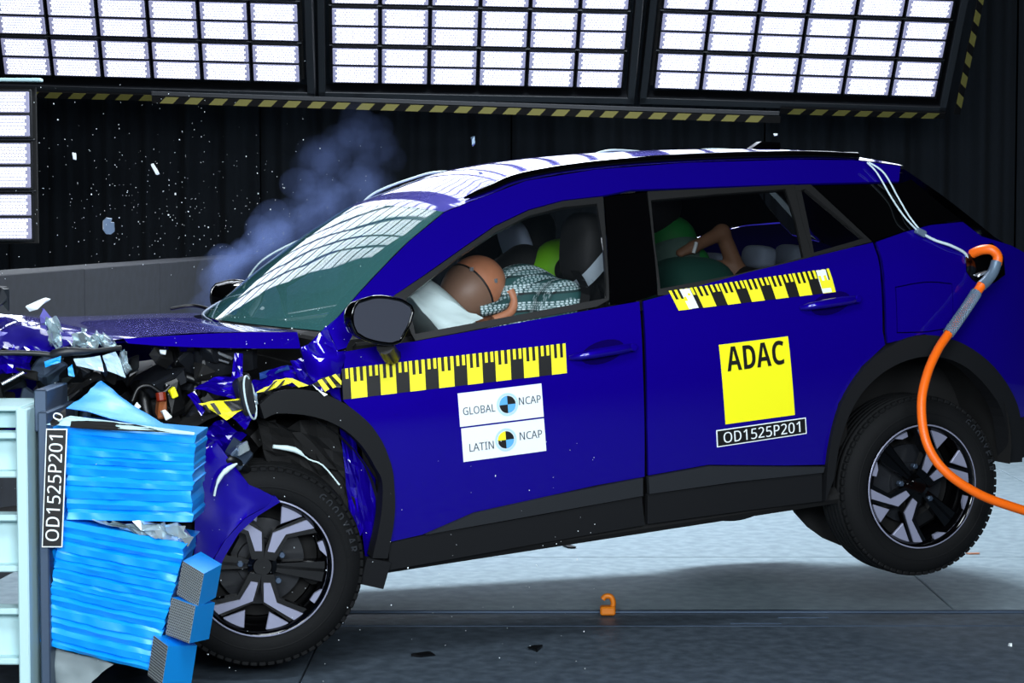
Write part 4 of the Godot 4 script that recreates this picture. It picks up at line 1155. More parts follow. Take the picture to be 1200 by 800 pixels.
func cabin(c: Node3D):
	for z in [0.38, -0.38]:
		var d: float = z
		cushion(c, "seat_back", V([1.49,0.872,0.38])[0] * Vector3(1, 1, 0) + Vector3(0, -0.02, d), Vector3(0.16, 0.62, 0.5), Vector3(0, 0, -16), M.seat)
		cushion(c, "seat_cushion", Vector3(1.05, 0.55, d), Vector3(0.55, 0.18, 0.52), Vector3(0, 0, 6), M.seat)
	tag(cushion(c, "headrest", V([1.495,1.225,0.38])[0], Vector3(0.13, 0.27, 0.27), Vector3(0, 0, -8), M.seat, 3.0), "dark driver headrest")
	var hp: Vector3 = V([1.558,1.236,-.38])[0]
	cushion(c, "headrest", hp + Vector3(0.02, 0, 0), Vector3(0.16, 0.27, 0.32), Vector3(0, 0, -14), M.seat, 3.0)
	cushion(c, "headrest_panel", hp + Vector3(-0.055, 0, 0.04), Vector3(0.075, 0.2, 0.27), Vector3(0, 0, 14), M.seat_grey, 3.0)
	for k in [0.06, -0.06]: obj("headrest_post", tube(PackedVector3Array([hp + Vector3(0.02, -0.08, k), hp + Vector3(0.05, -0.25, k)]), 0.007, 8, 1), M.chrome, c)
	# rear bench with its three headrests
	cushion(c, "rear_bench", Vector3(2.15, 0.8, 0), Vector3(0.2, 0.6, 1.25), Vector3(0, 0, -18), M.seat)
	for p in [V([2.381,1.103,0.1])[0], V([2.775,1.066,-.35])[0], V([2.399,1.065,-.35])[0]]:
		cushion(c, "rear_headrest", p, Vector3(0.09, 0.1, 0.2), Vector3(0, 0, -14), M.seat_grey, 3.5)
	obj("dashboard", box_mesh(Vector3(0.35, 0.3, 1.4), 0.08, Vector3(0.5, 0.85, 0)), M.seat, c)
	obj("firewall", box_mesh(Vector3(0.03, 0.6, 1.5), 0.01, Vector3(0.42, 0.7, 0)), M.liner, c)
	obj("boot_floor", box_mesh(Vector3(0.9, 0.04, 1.3), 0.01, Vector3(2.85, 0.75, 0)), M.liner, c)
	obj("inner_door", box_mesh(Vector3(1.9, 0.6, 0.03), 0.01, Vector3(1.4, 0.7, 0.77)), M.liner, c)
	obj("inner_door", box_mesh(Vector3(1.9, 0.6, 0.03), 0.01, Vector3(1.4, 0.7, -0.77)), M.liner, c)
	# bags that have gone off
	tag(cushion(c, "airbag", V([0.871,1.04,0.38])[0], Vector3(0.16, 0.36, 0.46), Vector3(0, 0, 42), M.bag, 3.0), "pale inflated driver airbag")
	tag(obj("curtain_airbag", sheet(V([0.704,1.124,0.66,0.783,1.145,0.62,0.967,1.022,0.68,0.792,0.991,0.74]), 10, 8, 0.008, 71, false, 7.0), M.bag, c), "pale slack side airbag")
	# driver's belt
	obj("seat_belt", ribbon(V([1.49,1.2,0.62,1.426,1.127,0.58,1.36,1.068,0.52,1.303,1.006,0.48]), 0.05), M.belt, c)

func ribbon(p: PackedVector3Array, w: float) -> ArrayMesh:
	var q := curve(p, 4)
	var s := new_st()
	s.set_smooth_group(1)
	for i in q.size() - 1:
		var d := (q[i + 1] - q[i]).normalized()
		var n := d.cross(Vector3(0, 0, 1)).normalized() * w * 0.5
		for o in [Vector3.ZERO, Vector3(0, 0, -0.002)]: quad(s, q[i] - n + o, q[i] + n + o, q[i + 1] + n + o, q[i + 1] - n + o)
	return done(s)

# ---------------------------------------------------------------- dummies
func flesh(bones: Array, cell: float, k: float) -> ArrayMesh:   # bones: [a, b, ra, rb]; surface nets over their smooth union
	var lo := Vector3(1e9, 1e9, 1e9)
	var hi := -lo
	for b in bones:
		var r := maxf(b[2], b[3]) + cell * 2 + k
		lo = lo.min(b[0] - Vector3(r, r, r)).min(b[1] - Vector3(r, r, r))
		hi = hi.max(b[0] + Vector3(r, r, r)).max(b[1] + Vector3(r, r, r))
	var n := Vector3i(((hi - lo) / cell).ceil()) + Vector3i.ONE
	var val := PackedFloat32Array()
	val.resize(n.x * n.y * n.z)
	val.fill(9.0)
	for b in bones:
		var ab: Vector3 = b[1] - b[0]
		var l2 := maxf(ab.length_squared(), 1e-9)
		var r := maxf(b[2], b[3]) + k + cell * 2
		var m0 := Vector3i(((b[0].min(b[1]) - Vector3(r, r, r) - lo) / cell).floor()).clamp(Vector3i.ZERO, n - Vector3i.ONE)
		var m1 := Vector3i(((b[0].max(b[1]) + Vector3(r, r, r) - lo) / cell).ceil()).clamp(Vector3i.ZERO, n - Vector3i.ONE)
		for z in range(m0.z, m1.z + 1):
			for y in range(m0.y, m1.y + 1):
				for x in range(m0.x, m1.x + 1):
					var p := lo + Vector3(x, y, z) * cell
					var t := clampf((p - b[0]).dot(ab) / l2, 0.0, 1.0)
					var d: float = p.distance_to(b[0] + ab * t) - lerpf(b[2], b[3], t)
					var i := x + n.x * (y + n.y * z)
					var o := val[i]
					var h := maxf(k - absf(o - d), 0.0) / k
					val[i] = minf(o, d) - h * h * k * 0.25
	var ids := {}
	var pts := []
	var s := new_st()
	s.set_smooth_group(1)
	var step := [1, n.x, n.x * n.y]
	for z in n.z - 1:
		for y in n.y - 1:
			for x in n.x - 1:
				var i := x + n.x * (y + n.y * z)
				var inside := 0
				var acc := Vector3.ZERO
				var cnt := 0
				for q in 8:
					if val[i + (q & 1) + (n.x if q & 2 else 0) + (n.x * n.y if q & 4 else 0)] < 0.0: inside += 1
				if inside == 0 or inside == 8: continue
				for q in 8:
					for ax in 3:
						if q & (1 << ax): continue
						var a := i + (q & 1) + (n.x if q & 2 else 0) + (n.x * n.y if q & 4 else 0)
						var va := val[a]
						var vb: float = val[a + step[ax]]
						if (va < 0.0) != (vb < 0.0):
							var c := Vector3(x + (q & 1), y + (1 if q & 2 else 0), z + (1 if q & 4 else 0))
							c[ax] += va / (va - vb)
							acc += c
							cnt += 1
				ids[i] = lo + acc / cnt * cell
	for i in ids:
		for ax in 3:
			var b: int = step[(ax + 1) % 3]
			var c: int = step[(ax + 2) % 3]
			var va := val[i]
			var vb: float = val[i + step[ax]]
			if (va < 0.0) != (vb < 0.0) and ids.has(i - b) and ids.has(i - c) and ids.has(i - b - c):
				if va < 0.0: quad(s, ids[i - b - c], ids[i - c], ids[i], ids[i - b])
				else: quad(s, ids[i - b - c], ids[i - b], ids[i], ids[i - c])
	return done(s)

func dotted_cloth() -> StandardMaterial3D:   # dark knit with rows of white lozenges
	var im := Image.create(64, 64, false, Image.FORMAT_RGB8)
	im.fill(Color(0.12, 0.3, 0.3))
	for y in 64:
		for x in 64:
			var band := y % 32
			if band < 16 and ((x + (2 if (y / 4) % 2 else 0)) % 8) < 5 and y % 4 != 0: im.set_pixel(x, y, Color(0.86, 0.93, 0.95))
			elif band >= 16 and band < 20: im.set_pixel(x, y, Color(0.05, 0.08, 0.09))
	var m := mat(Color.WHITE, 0.75)
	m.albedo_texture = ImageTexture.create_from_image(im)
	m.uv1_triplanar = true
	m.uv1_scale = Vector3(8, 8, 8)
	return m

func occupants():
	var a := thing("crash_test_dummy", "brown-headed crash test dummy slumped forward into the driver airbag", "dummy", CARX)
	var hd: Vector3 = V([1.038,1.126,0.42])[0]
	var sh: Vector3 = V([1.285,1.018,0.4])[0]
	var hip := Vector3(1.28, 0.72, 0.38)
	var skin_body := flesh([
		[hd + Vector3(0.012, 0.012, 0), hd + Vector3(0.0, 0.0, 0), 0.102, 0.102], [hd + Vector3(0.0, 0.0, 0), hd + Vector3(-0.04, -0.03, 0), 0.096, 0.08], [hd + Vector3(-0.05, -0.06, 0), hd + Vector3(-0.06, -0.1, 0), 0.06, 0.045], [hd + Vector3(-0.105, -0.055, 0), hd + Vector3(-0.118, -0.07, 0), 0.02, 0.015],
		[hd + Vector3(0.03, -0.08, 0), sh + Vector3(-0.06, 0.02, 0), 0.06, 0.065], [sh + Vector3(-0.04, -0.02, 0), hip, 0.14, 0.14], [sh + Vector3(0, 0, 0.19), sh + Vector3(0, 0, -0.19), 0.075, 0.075],
		[sh + Vector3(0, -0.01, 0.2), sh + Vector3(-0.2, -0.19, 0.22), 0.055, 0.045], [sh + Vector3(-0.2, -0.19, 0.22), sh + Vector3(-0.36, -0.1, 0.12), 0.042, 0.034],
		[sh + Vector3(0, -0.01, -0.2), sh + Vector3(-0.2, -0.19, -0.22), 0.055, 0.045], [sh + Vector3(-0.2, -0.19, -0.22), sh + Vector3(-0.36, -0.1, -0.12), 0.042, 0.034],
		[hip + Vector3(0, 0, 0.1), hip + Vector3(-0.42, 0.02, 0.14), 0.085, 0.065], [hip + Vector3(0, 0, -0.1), hip + Vector3(-0.42, 0.02, -0.14), 0.085, 0.065]], 0.012, 0.035)
	obj("body", skin_body, M.skin_dummy, a)
	var ax := Vector3(-0.86, -0.42, 0.28).normalized()   # the way the face looks
	var bx := ax.cross(Vector3(0, 0, 1)).normalized()
	var cx := ax.cross(bx)
	var face := func(u: float, v: float) -> Vector3:
		var t := TAU * u
		var tilt := lerpf(0.02, 1.5, v)
		return hd + Vector3(-0.012, -0.008, 0) + (ax * cos(tilt) * 1.18 + (bx * cos(t) + cx * sin(t)) * sin(tilt)) * 0.111
	obj("face_skin", grid(face, 32, 14), M.skin_brown, a)
	var seam := PackedVector3Array()
	for i in 33: seam.append(face.call(i / 32.0, 1.0))
	obj("scalp_seam", tube(seam, 0.004, 6, 1), M.black_ink, a)
	obj("ear_guard", tube(PackedVector3Array([hd + Vector3(0.10, -0.02, 0.09), hd + Vector3(0.11, -0.06, 0.10), hd + Vector3(0.085, -0.10, 0.11), hd + Vector3(0.02, -0.12, 0.11)]), 0.017, 10), M.skin_dummy, a)
	for p in [Vector3(-0.04, 0.07, 0.085), Vector3(0.045, 0.02, 0.094)]: obj("head_bolt", lump(Vector3(0.014, 0.014, 0.014), 5, 0.1), M.chrome, a, Transform3D(Basis(), hd + p))
	var cloth := dotted_cloth()
	obj("shirt", flesh([[sh + Vector3(-0.06, 0.02, 0), hip, 0.155, 0.15], [sh + Vector3(0.02, 0.02, 0.2), sh + Vector3(0.02, 0.02, -0.2), 0.095, 0.095], [sh + Vector3(0, 0, 0.2), sh + Vector3(-0.1, -0.1, 0.22), 0.075, 0.065], [sh + Vector3(0, 0, -0.2), sh + Vector3(-0.1, -0.1, -0.22), 0.075, 0.065]], 0.014, 0.04), cloth, a)
	obj("collar", tube(PackedVector3Array([hd + Vector3(-0.02, -0.085, 0.09), hd + Vector3(0.06, -0.07, 0.1), hd + Vector3(0.1, -0.02, 0.07)]), 0.022, 8), cloth, a)
	var r := PackedVector3Array([sh + Vector3(0.08, 0.14, 0.2), sh + Vector3(0.06, 0.06, 0.33), sh + Vector3(0.0, -0.08, 0.34)])
	obj("harness_strap", ribbon(r, 0.035), M.black_ink, a)
	var r2 := PackedVector3Array([sh + Vector3(0.17, 0.08, 0.2), sh + Vector3(0.13, 0.02, 0.32), sh + Vector3(0.07, -0.09, 0.34)])
	obj("harness_strap", ribbon(r2, 0.02), M.black_ink, a)
	# passenger dummy, of which the yellow-green shoulder shows behind the driver's back
	var b := thing("crash_test_dummy", "passenger crash test dummy in a yellow-green slotted vest behind the driver", "dummy", CARX)
	var ps: Vector3 = V([1.584,1.125,-.12])[0]
	obj("body", flesh([[ps, Vector3(1.3, 0.75, -0.4), 0.11, 0.13], [ps + Vector3(-0.12, 0.02, -0.05), ps + Vector3(-0.2, -0.02, -0.08), 0.095, 0.085], [ps, ps + Vector3(-0.1, 0.0, -0.05), 0.06, 0.06], [ps + Vector3(0, 0, 0.12), ps + Vector3(0, 0, -0.2), 0.06, 0.06]], 0.014, 0.03), M.seat, b)
	obj("vest", flesh([[ps + Vector3(0.01, 0, 0.02), Vector3(1.3, 0.78, -0.38), 0.125, 0.14]], 0.014, 0.03), M.hivis, b)
	for k in 4: obj("vest_slot", box_mesh(Vector3(0.008, 0.055, 0.01), 0.002), M.black_ink, b, turned(ps + Vector3(-0.06 + k * 0.026, 0.02, 0.2), Vector3(0, 0, -8)))
	# child behind, in a green child seat
	var s := thing("child_carrier", "green padded child seat inside the rear side window", "child seat", CARX)
	cushion(s, "seat_shell", V([1.932,0.983,0.36])[0], Vector3(0.32, 0.34, 0.42), Vector3(0, 0, -6), M.seat_green, 2.8)
	cushion(s, "side_wing", V([2.002,1.145,0.12])[0], Vector3(0.2, 0.22, 0.1), Vector3(0, 0, -6), M.seat_green, 3.0)
	var d := thing("child_dummy", "child dummy in a green shirt with one bare arm bent inside the rear window", "dummy", CARX)
	var el: Vector3 = V([2.123,1.23,0.3])[0]
	var shd: Vector3 = V([2.184,1.057,0.3])[0]
	var hn: Vector3 = V([1.978,1.184,0.33])[0]
	var tor: Vector3 = V([1.946,1.202,0.2])[0]
	obj("body", flesh([[shd, el, 0.035, 0.03], [el, hn, 0.03, 0.022], [hn, hn + Vector3(-0.035, -0.01, 0), 0.022, 0.016], [hn + Vector3(-0.03, -0.012, 0.012), hn + Vector3(-0.06, -0.025, 0.014), 0.008, 0.007], [hn + Vector3(-0.03, -0.008, 0), hn + Vector3(-0.066, -0.018, 0), 0.008, 0.007], [hn + Vector3(-0.03, -0.006, -0.012), hn + Vector3(-0.06, -0.012, -0.012), 0.008, 0.007],
		[shd, tor + Vector3(0, -0.12, 0), 0.04, 0.09], [tor, tor + Vector3(0, -0.2, 0), 0.09, 0.1], [tor, tor + Vector3(-0.05, 0.1, 0), 0.05, 0.05], [tor + Vector3(-0.06, 0.14, 0), tor + Vector3(-0.075, 0.12, 0), 0.085, 0.08]], 0.008, 0.02), M.skin_pale, d)
	obj("shirt", flesh([[tor + Vector3(0, 0.005, 0), tor + Vector3(0, -0.22, 0), 0.105, 0.115], [tor + Vector3(0.03, -0.02, 0), tor + Vector3(0.07, -0.08, 0.06), 0.07, 0.06]], 0.01, 0.02), M.shirt_green, d)
	obj("hair", flesh([[tor + Vector3(-0.05, 0.15, 0), tor + Vector3(-0.065, 0.13, 0), 0.1, 0.095]], 0.012, 0.02), M.seat, d)
	obj("bib", flesh([[tor + Vector3(0.0, -0.05, 0.02), tor + Vector3(0.02, -0.2, 0.03), 0.112, 0.125]], 0.012, 0.02), M.bib, d)
	obj("wrist_band", tube(PackedVector3Array([hn + Vector3(0.004, 0.02, 0.026), hn + Vector3(-0.004, 0, 0.028), hn + Vector3(-0.012, -0.02, 0.026)]), 0.008, 6), M.white, d)

# ---------------------------------------------------------------- barrier
func pleats(q: PackedVector2Array, zf: float, n: int, depth: float, sd: int, back: float) -> ArrayMesh:   # a crushed blue sheet: n uneven folds running across, with a rolled top and bottom, thick towards the back
	var r := RandomNumberGenerator.new()
	r.seed = sd
	var s := new_st()
	s.set_smooth_group(-1)
	var cuts := [0.0]
	for i in n: cuts.append(cuts[-1] + r.randf_range(0.7, 1.3))
	var rows := []
	for i in n:
		var y0: float = cuts[i] / cuts[n]
		var y1: float = cuts[i + 1] / cuts[n]
		rows.append([y0, 0.0, r.randf_range(-0.006, 0.006)])
		rows.append([lerpf(y0, y1, 0.25 + r.randf() * 0.2), depth * r.randf_range(0.6, 1.2), r.randf_range(-0.006, 0.006)])
		rows.append([lerpf(y0, y1, 0.93), depth * r.randf_range(0.2, 0.7), 0.0])
	rows.append([1.0, 0.0, 0.0])
	var nx := 14
	var pt := func(i: int, j: int) -> Vector3:
		var a := float(i) / nx
		var b: float = rows[j][0] + 0.010 * noise.get_noise_2d(a * 5.0, rows[j][0] * 9.0 + sd) * sin(PI * rows[j][0])
		var p := quad_at(q, a, b)
		return Vector3(p.x + (rows[j][2] if i == nx or i == 0 else 0.0), p.y, zf + rows[j][1] * (0.4 + 0.6 * sin(PI * clampf(a, 0.05, 0.95))) + 0.012 * noise.get_noise_2d(a * 6.0, rows[j][0] * 20.0 + sd * 3))
	var last := rows.size() - 1
	for j in last:
		s.set_smooth_group(100 + j)
		for i in nx: quad(s, pt.call(i, j), pt.call(i + 1, j), pt.call(i + 1, j + 1), pt.call(i, j + 1))
		s.set_smooth_group(-1)
		for e in [0, nx]:
			var a: Vector3 = pt.call(e, j)
			var b: Vector3 = pt.call(e, j + 1)
			oquad(s, a, b, b * Vector3(1, 1, 0) + Vector3(0, 0, back), a * Vector3(1, 1, 0) + Vector3(0, 0, back), Vector3(pt.call(nx / 2, j).x, a.y, back))
	for j in [0, last]:
		for i in nx:
			var a: Vector3 = pt.call(i, j)
			var b: Vector3 = pt.call(i + 1, j)
			oquad(s, a, b, b * Vector3(1, 1, 0) + Vector3(0, 0, back), a * Vector3(1, 1, 0) + Vector3(0, 0, back), Vector3(a.x, pt.call(nx / 2, last / 2).y, back))
	return done(s)

func barrier():
	var f := thing("barrier_frame", "white steel barrier frame with a heavy upright plate at the left edge", "barrier frame")
	# the heavy upright plate
	var zf := 0.80
	var p0: Vector3 = V([-1.509,0.988,0.8])[0]
	var p1: Vector3 = V([-1.475,0.988,0.8])[0]
	var w := p1.x - p0.x
	obj("upright_plate", box_mesh(Vector3(w, p0.y - 0.0, 1.1), 0.004, Vector3(p0.x + w / 2, p0.y / 2, zf - 0.55)), M.barrier_white, f)
	var p2: Vector3 = V([-1.436,0.963,0.78])[0]
	obj("backing_plate", box_mesh(Vector3(0.03, p2.y + 0.02, 0.4), 0.004, Vector3(p2.x - 0.005, p2.y / 2, 0.54)), M.steel, f)
	obj("backing_plate", box_mesh(Vector3(0.04, 0.13, 0.3), 0.004, Vector3(V([-1.456,0.968,0.6])[0].x, V([-1.456,0.973,0.6])[0].y, 0.55)), M.steel, f)
	for y in [[0.909, 0.778], [0.656, 0.487], [0.367, 0.200], [0.080, -0.081]]:
		var yt: float = y[0]
		var yb: float = y[1]
		var g := new_st()   # channel: web between two flanges
		add_box(g, at(-2.1, (yt + yb) / 2, 0.70), Vector3(1.2, yt - yb, 0.03), 0.004)
		add_box(g, at(-2.1, yt - 0.006, 0.73), Vector3(1.2, 0.02, 0.08), 0.004)
		add_box(g, at(-2.1, yb + 0.006, 0.73), Vector3(1.2, 0.02, 0.08), 0.004)
		obj("channel_beam", done(g), M.barrier_white, f)
	obj("top_rail", box_mesh(Vector3(1.2, 0.015, 0.3), 0.003, Vector3(-2.1, 0.986, 0.62)), M.barrier_white, f)
	obj("top_rail", box_mesh(Vector3(1.2, 0.05, 0.2), 0.003, Vector3(-2.1, 0.946, 0.6)), M.barrier_white, f)
	# crushable face
	var d := thing("deformable_barrier", "bright blue crushed aluminium barrier face in front of the car's wheel", "crash barrier")
	obj("upper_block", pleats(P([-1.377,0.934,-.98,0.899,-.991,0.627,-1.378,0.635]), 0.70, 9, 0.018, 3, 0.46), M.barrier_blue, d)
	obj("upper_block_edge", pleats(P([-1.448,0.913,-1.377,0.934,-1.378,0.635,-1.45,0.555]), 0.66, 9, 0.02, 9, 0.46), M.barrier_blue, d)
	obj("lower_block", pleats(P([-1.391,0.635,-1.007,0.563,-1.122,0.163,-1.459,0.249]), 0.71, 13, 0.02, 4, 0.46), M.barrier_blue, d)
	obj("lower_block_edge", pleats(P([-1.455,0.555,-1.383,0.629,-1.449,0.249,-1.459,0.249]), 0.67, 8, 0.02, 8, 0.46), M.barrier_blue, d)
	obj("top_sheet", sheet(V([-1.393,0.972,0.62,-1.339,1.045,0.35,-1.211,0.946,0.42,-.982,0.89,0.66]), 10, 6, 0.006, 81, false, 5.0), M.barrier_blue, d)
	obj("top_lip", sheet(V([-1.43,0.938,0.74,-1.361,0.959,0.74,-.974,0.912,0.74,-.977,0.903,0.755]), 10, 2, 0.006, 82), M.barrier_white, d)
	obj("crush_gap", sheet(V([-1.354,0.926,0.75,-1.351,0.944,0.74,-1.204,0.946,0.74,-1.033,0.908,0.75]), 10, 3, 0.004, 83), M.liner, d)
	obj("foil_seam", sheet(V([-1.295,0.632,0.7,-.994,0.624,0.7,-1,0.552,0.7,-1.19,0.6,0.7]), 14, 4, 0.02, 84, true, 30.0), M.foil, d)
	# honeycomb bumper cells
	var hc := [[P2(214,650), P2(239,673), P2(260,661), P2(238,642), 48.0], [P2(200,704), P2(230,712), P2(252,707), P2(222, 696), 45.0], [P2(190,752), P2(226,762), P2(232,757), P2(200,744), 50.0]]
	honey_block(d, V([-1.021,0.507,0.7,-.946,0.477,0.76,-.911,0.483,0.62,-.909,0.479,0.6]), 0.105)
	honey_block(d, V([-1.053,0.396,0.72,-.97,0.38,0.78,-.932,0.363,0.63,-.909,0.479,0.6]), 0.115)
	honey_block(d, V([-1.106,0.282,0.74,-1.052,0.26,0.8,-.988,0.23,0.64,-.909,0.479,0.6]), 0.125)
	# label plate
	var lp := P([-1.425,0.924,-1.36,0.924,-1.38,0.559,-1.443,0.559])
	var plate := obj("number_plate", prism(lp, 0.756, 0.762), M.white, d)
	obj("number_field", prism(PackedVector2Array([quad_at(lp, 0.05, 0.01), quad_at(lp, 0.95, 0.01), quad_at(lp, 0.95, 0.99), quad_at(lp, 0.05, 0.99)]), 0.761, 0.7635), M.black_ink, plate)
	var o := quad_at(lp, 0.5, 0.5)
	var x := (quad_at(lp, 0.5, 0.0) - o).normalized()
	words("OD1525P201", font, M.white, plate, Transform3D(Vector3(x.x, x.y, 0), Vector3(-x.y, x.x, 0), Vector3(0, 0, 1), Vector3(o.x, o.y, 0.7645)), 0.325, 0.042)
	var tn := obj("bent_plate_end", sheet(V([-1.419,0.944,0.74,-1.378,0.982,0.7,-1.371,0.947,0.72,-1.41,0.93,0.76]), 3, 3, 0.003, 85), M.black_ink, d)
	words("0", font, M.white, tn, Transform3D(Basis.from_euler(Vector3(-0.3, 0, 1.2)), V([-1.39,0.961,0.755])[0]), 0.022, 0.03)
	var sk := tag(obj("torn_sheet", sheet(V([-1.468,0.245,0.66,-1.238,0.184,0.68,-1.349,0.084,0.7,-1.443,0.074,0.66]), 8, 6, 0.012, 86, false, 6.0), M.torn), "torn grey sheet hanging under the lower blue barrier block", "sheet")

func P2(x: float, y: float) -> Vector2: return Vector2(x, y)

func honey_block(d: Node3D, q: PackedVector3Array, h: float):   # q: left, front and right corner of its top
	var up := Vector3(0.02, h, 0)
	var back := q[0] + q[2] - q[1]
	var t := [q[0], q[1], q[2], back]
	var s := new_st()
	s.set_smooth_group(-1)
	var mid := (q[0] + q[2]) * 0.5 - up * 0.5
	var a := [t[0], t[1], t[2], t[3]]
	oquad(s, a[0], a[1], a[2], a[3], mid)
	oquad(s, a[1], a[2], a[2] - up, a[1] - up, mid)
	oquad(s, a[2], a[3], a[3] - up, a[2] - up, mid)
	oquad(s, a[0] - up, a[1] - up, a[2] - up, a[3] - up, mid)
	var b := obj("bumper_cell_block", done(s), M.barrier_blue, d)
	var g := new_st()
	g.set_smooth_group(-1)
	oquad(g, a[0], a[1], a[1] - up, a[0] - up, mid)
	oquad(g, a[3], a[0], a[0] - up, a[3] - up, mid)
	obj("honeycomb", done(g), M.honey, b)
	var ln := new_st()   # walls of the cells standing proud of the cut face
	for i in 13:
		for j in 15:
			var u := (i + 0.5 + 0.5 * (j % 2)) / 13.5
			var v := (j + 0.5) / 15.0
			var p: Vector3 = a[0].lerp(a[1], u) - up * v
			add_box(ln, Transform3D(Basis(), p + (p - mid).normalized() * 0.001), Vector3(0.003, 0.0035, 0.003), 0.0)
	obj("cell_walls", done(ln), M.grey_plastic, b).set_meta("kind", "stuff")

# ---------------------------------------------------------------- cables
func cable(called: String, p: PackedVector3Array, r: float, m: Material, label: String, group := "") -> MeshInstance3D:
	return tag(obj(called, tube(p, r, 8, 8), m, self, CARX), label, "cable", group)

func cables():
	var o := thing("charging_cable", "thick orange cable looping from the car's rear lamp opening down past the rear wheel", "cable", CARX)
	obj("cable_loop", tube(V([2.981,1.022,0.7,2.932,1.058,0.76,2.926,1.076,0.8,2.946,1.091,0.84,2.972,1.089,0.87,2.99,1.064,0.88,2.984,1.032,0.88]), 0.019, 12), M.orange, o)
	obj("tape_wrap", tube(V([2.984,1.042,0.88,2.963,1.008,0.885,2.931,0.979,0.89,2.896,0.96,0.9]), 0.021, 12), M.tape, o)
	obj("cable_length", tube(V([2.9,0.966,0.9,2.884,0.948,0.9,2.864,0.931,0.905]), 0.018, 12), M.orange, o)
	var sl := new_st()
	var path := curve(V([2.868,0.937,0.905,2.821,0.897,0.92,2.763,0.852,0.94,2.698,0.802,0.96]), 12)
	for k in 10:   # braid: strands wound both ways
		for w in [1.0, -1.0]:
			var h := PackedVector3Array()
			for i in path.size():
				var a: float = w * i * 0.42 + TAU * k / 10.0
				var dd := (path[mini(i + 1, path.size() - 1)] - path[maxi(i - 1, 0)]).normalized()
				var x := dd.cross(Vector3(0, 0, 1)).normalized()
				h.append(path[i] + (x * cos(a) + x.cross(dd) * sin(a)) * (0.0205 if w > 0 else 0.0195))
			add_tube(sl, h, 0.0026, 4, false)
	obj("braided_sleeve", done(sl), M.tape, o)
	obj("cable_length", tube(V([2.868,0.937,0.905,2.779,0.866,0.935,2.702,0.804,0.96,2.63,0.75,0.99,2.555,0.675,1.03,2.497,0.58,1.07,2.474,0.467,1.11,2.492,0.377,1.14,2.546,0.301,1.17,2.648,0.226,1.19,2.766,0.17,1.2,2.929,0.103,1.2]), 0.0172, 12), M.orange, o)
	cable("sensor_wire", V([2.579,1.459,0.66,2.609,1.414,0.68,2.641,1.316,0.72,2.655,1.243,0.78,2.698,1.184,0.8]), 0.0035, M.wire, "white wire down the black rear pillar, left of the pair")
	cable("sensor_wire", V([2.599,1.458,0.64,2.639,1.412,0.68,2.677,1.313,0.71,2.683,1.241,0.77,2.713,1.18,0.8]), 0.0035, M.wire, "white wire down the black rear pillar, right of the pair")
	cable("sensor_wire", V([2.705,1.181,0.8,2.76,1.146,0.81,2.824,1.118,0.825,2.886,1.083,0.82,2.898,1.049,0.815]), 0.0055, M.wire, "thicker white wire from the grey clip to the orange cable")
	tag(obj("wire_clip", lump(Vector3(0.045, 0.022, 0.018), 91, 0.1), M.tape, self, CARX * turned(V([2.709,1.18,0.8])[0], Vector3(0, 0, -30))), "small grey clip holding the white wires on the rear quarter", "clip")
	cable("roof_wire", V([1.601,1.543,0.1,1.662,1.565,0.1,1.725,1.581,0.1,1.787,1.583,0.1,1.973,1.565,0,2.124,1.554,0,2.248,1.555,0,2.402,1.54,0]), 0.0045, M.wire, "upper white wire along the roof to the aerial fin", "")
	cable("roof_wire", V([1.595,1.546,0.15,1.665,1.564,0.15,1.756,1.557,0.15,1.846,1.537,0.15,1.98,1.531,0.1,2.099,1.541,0.05,2.233,1.541,0.05,2.383,1.527,0.02]), 0.0045, M.wire, "lower white wire along the roof to the aerial fin", "")
	cable("roof_wire", V([0.894,1.434,-.5,0.946,1.478,-.5,1.017,1.507,-.5,1.123,1.534,-.5,1.228,1.553,-.5,1.347,1.547,-.5]), 0.005, M.wire, "upper pale wire over the front corner of the roof", "")
	cable("roof_wire", V([0.938,1.457,-.4,1.013,1.492,-.4,1.106,1.516,-.4,1.237,1.536,-.4]), 0.005, M.wire, "lower pale wire over the front corner of the roof", "")
	cable("roof_wire", V([2.273,1.506,0.3,2.463,1.499,0.3,2.607,1.483,0.35,2.712,1.455,0.45]), 0.004, M.wire, "white wire along the rear of the roof", "")
	cable("loose_wire", V([0.448,1.143,-.75,0.481,1.196,-.75,0.536,1.259,-.7,0.668,1.314,-.7,0.818,1.357,-.7]), 0.004, M.wire, "thin wire arching beside the far side of the windscreen", "")

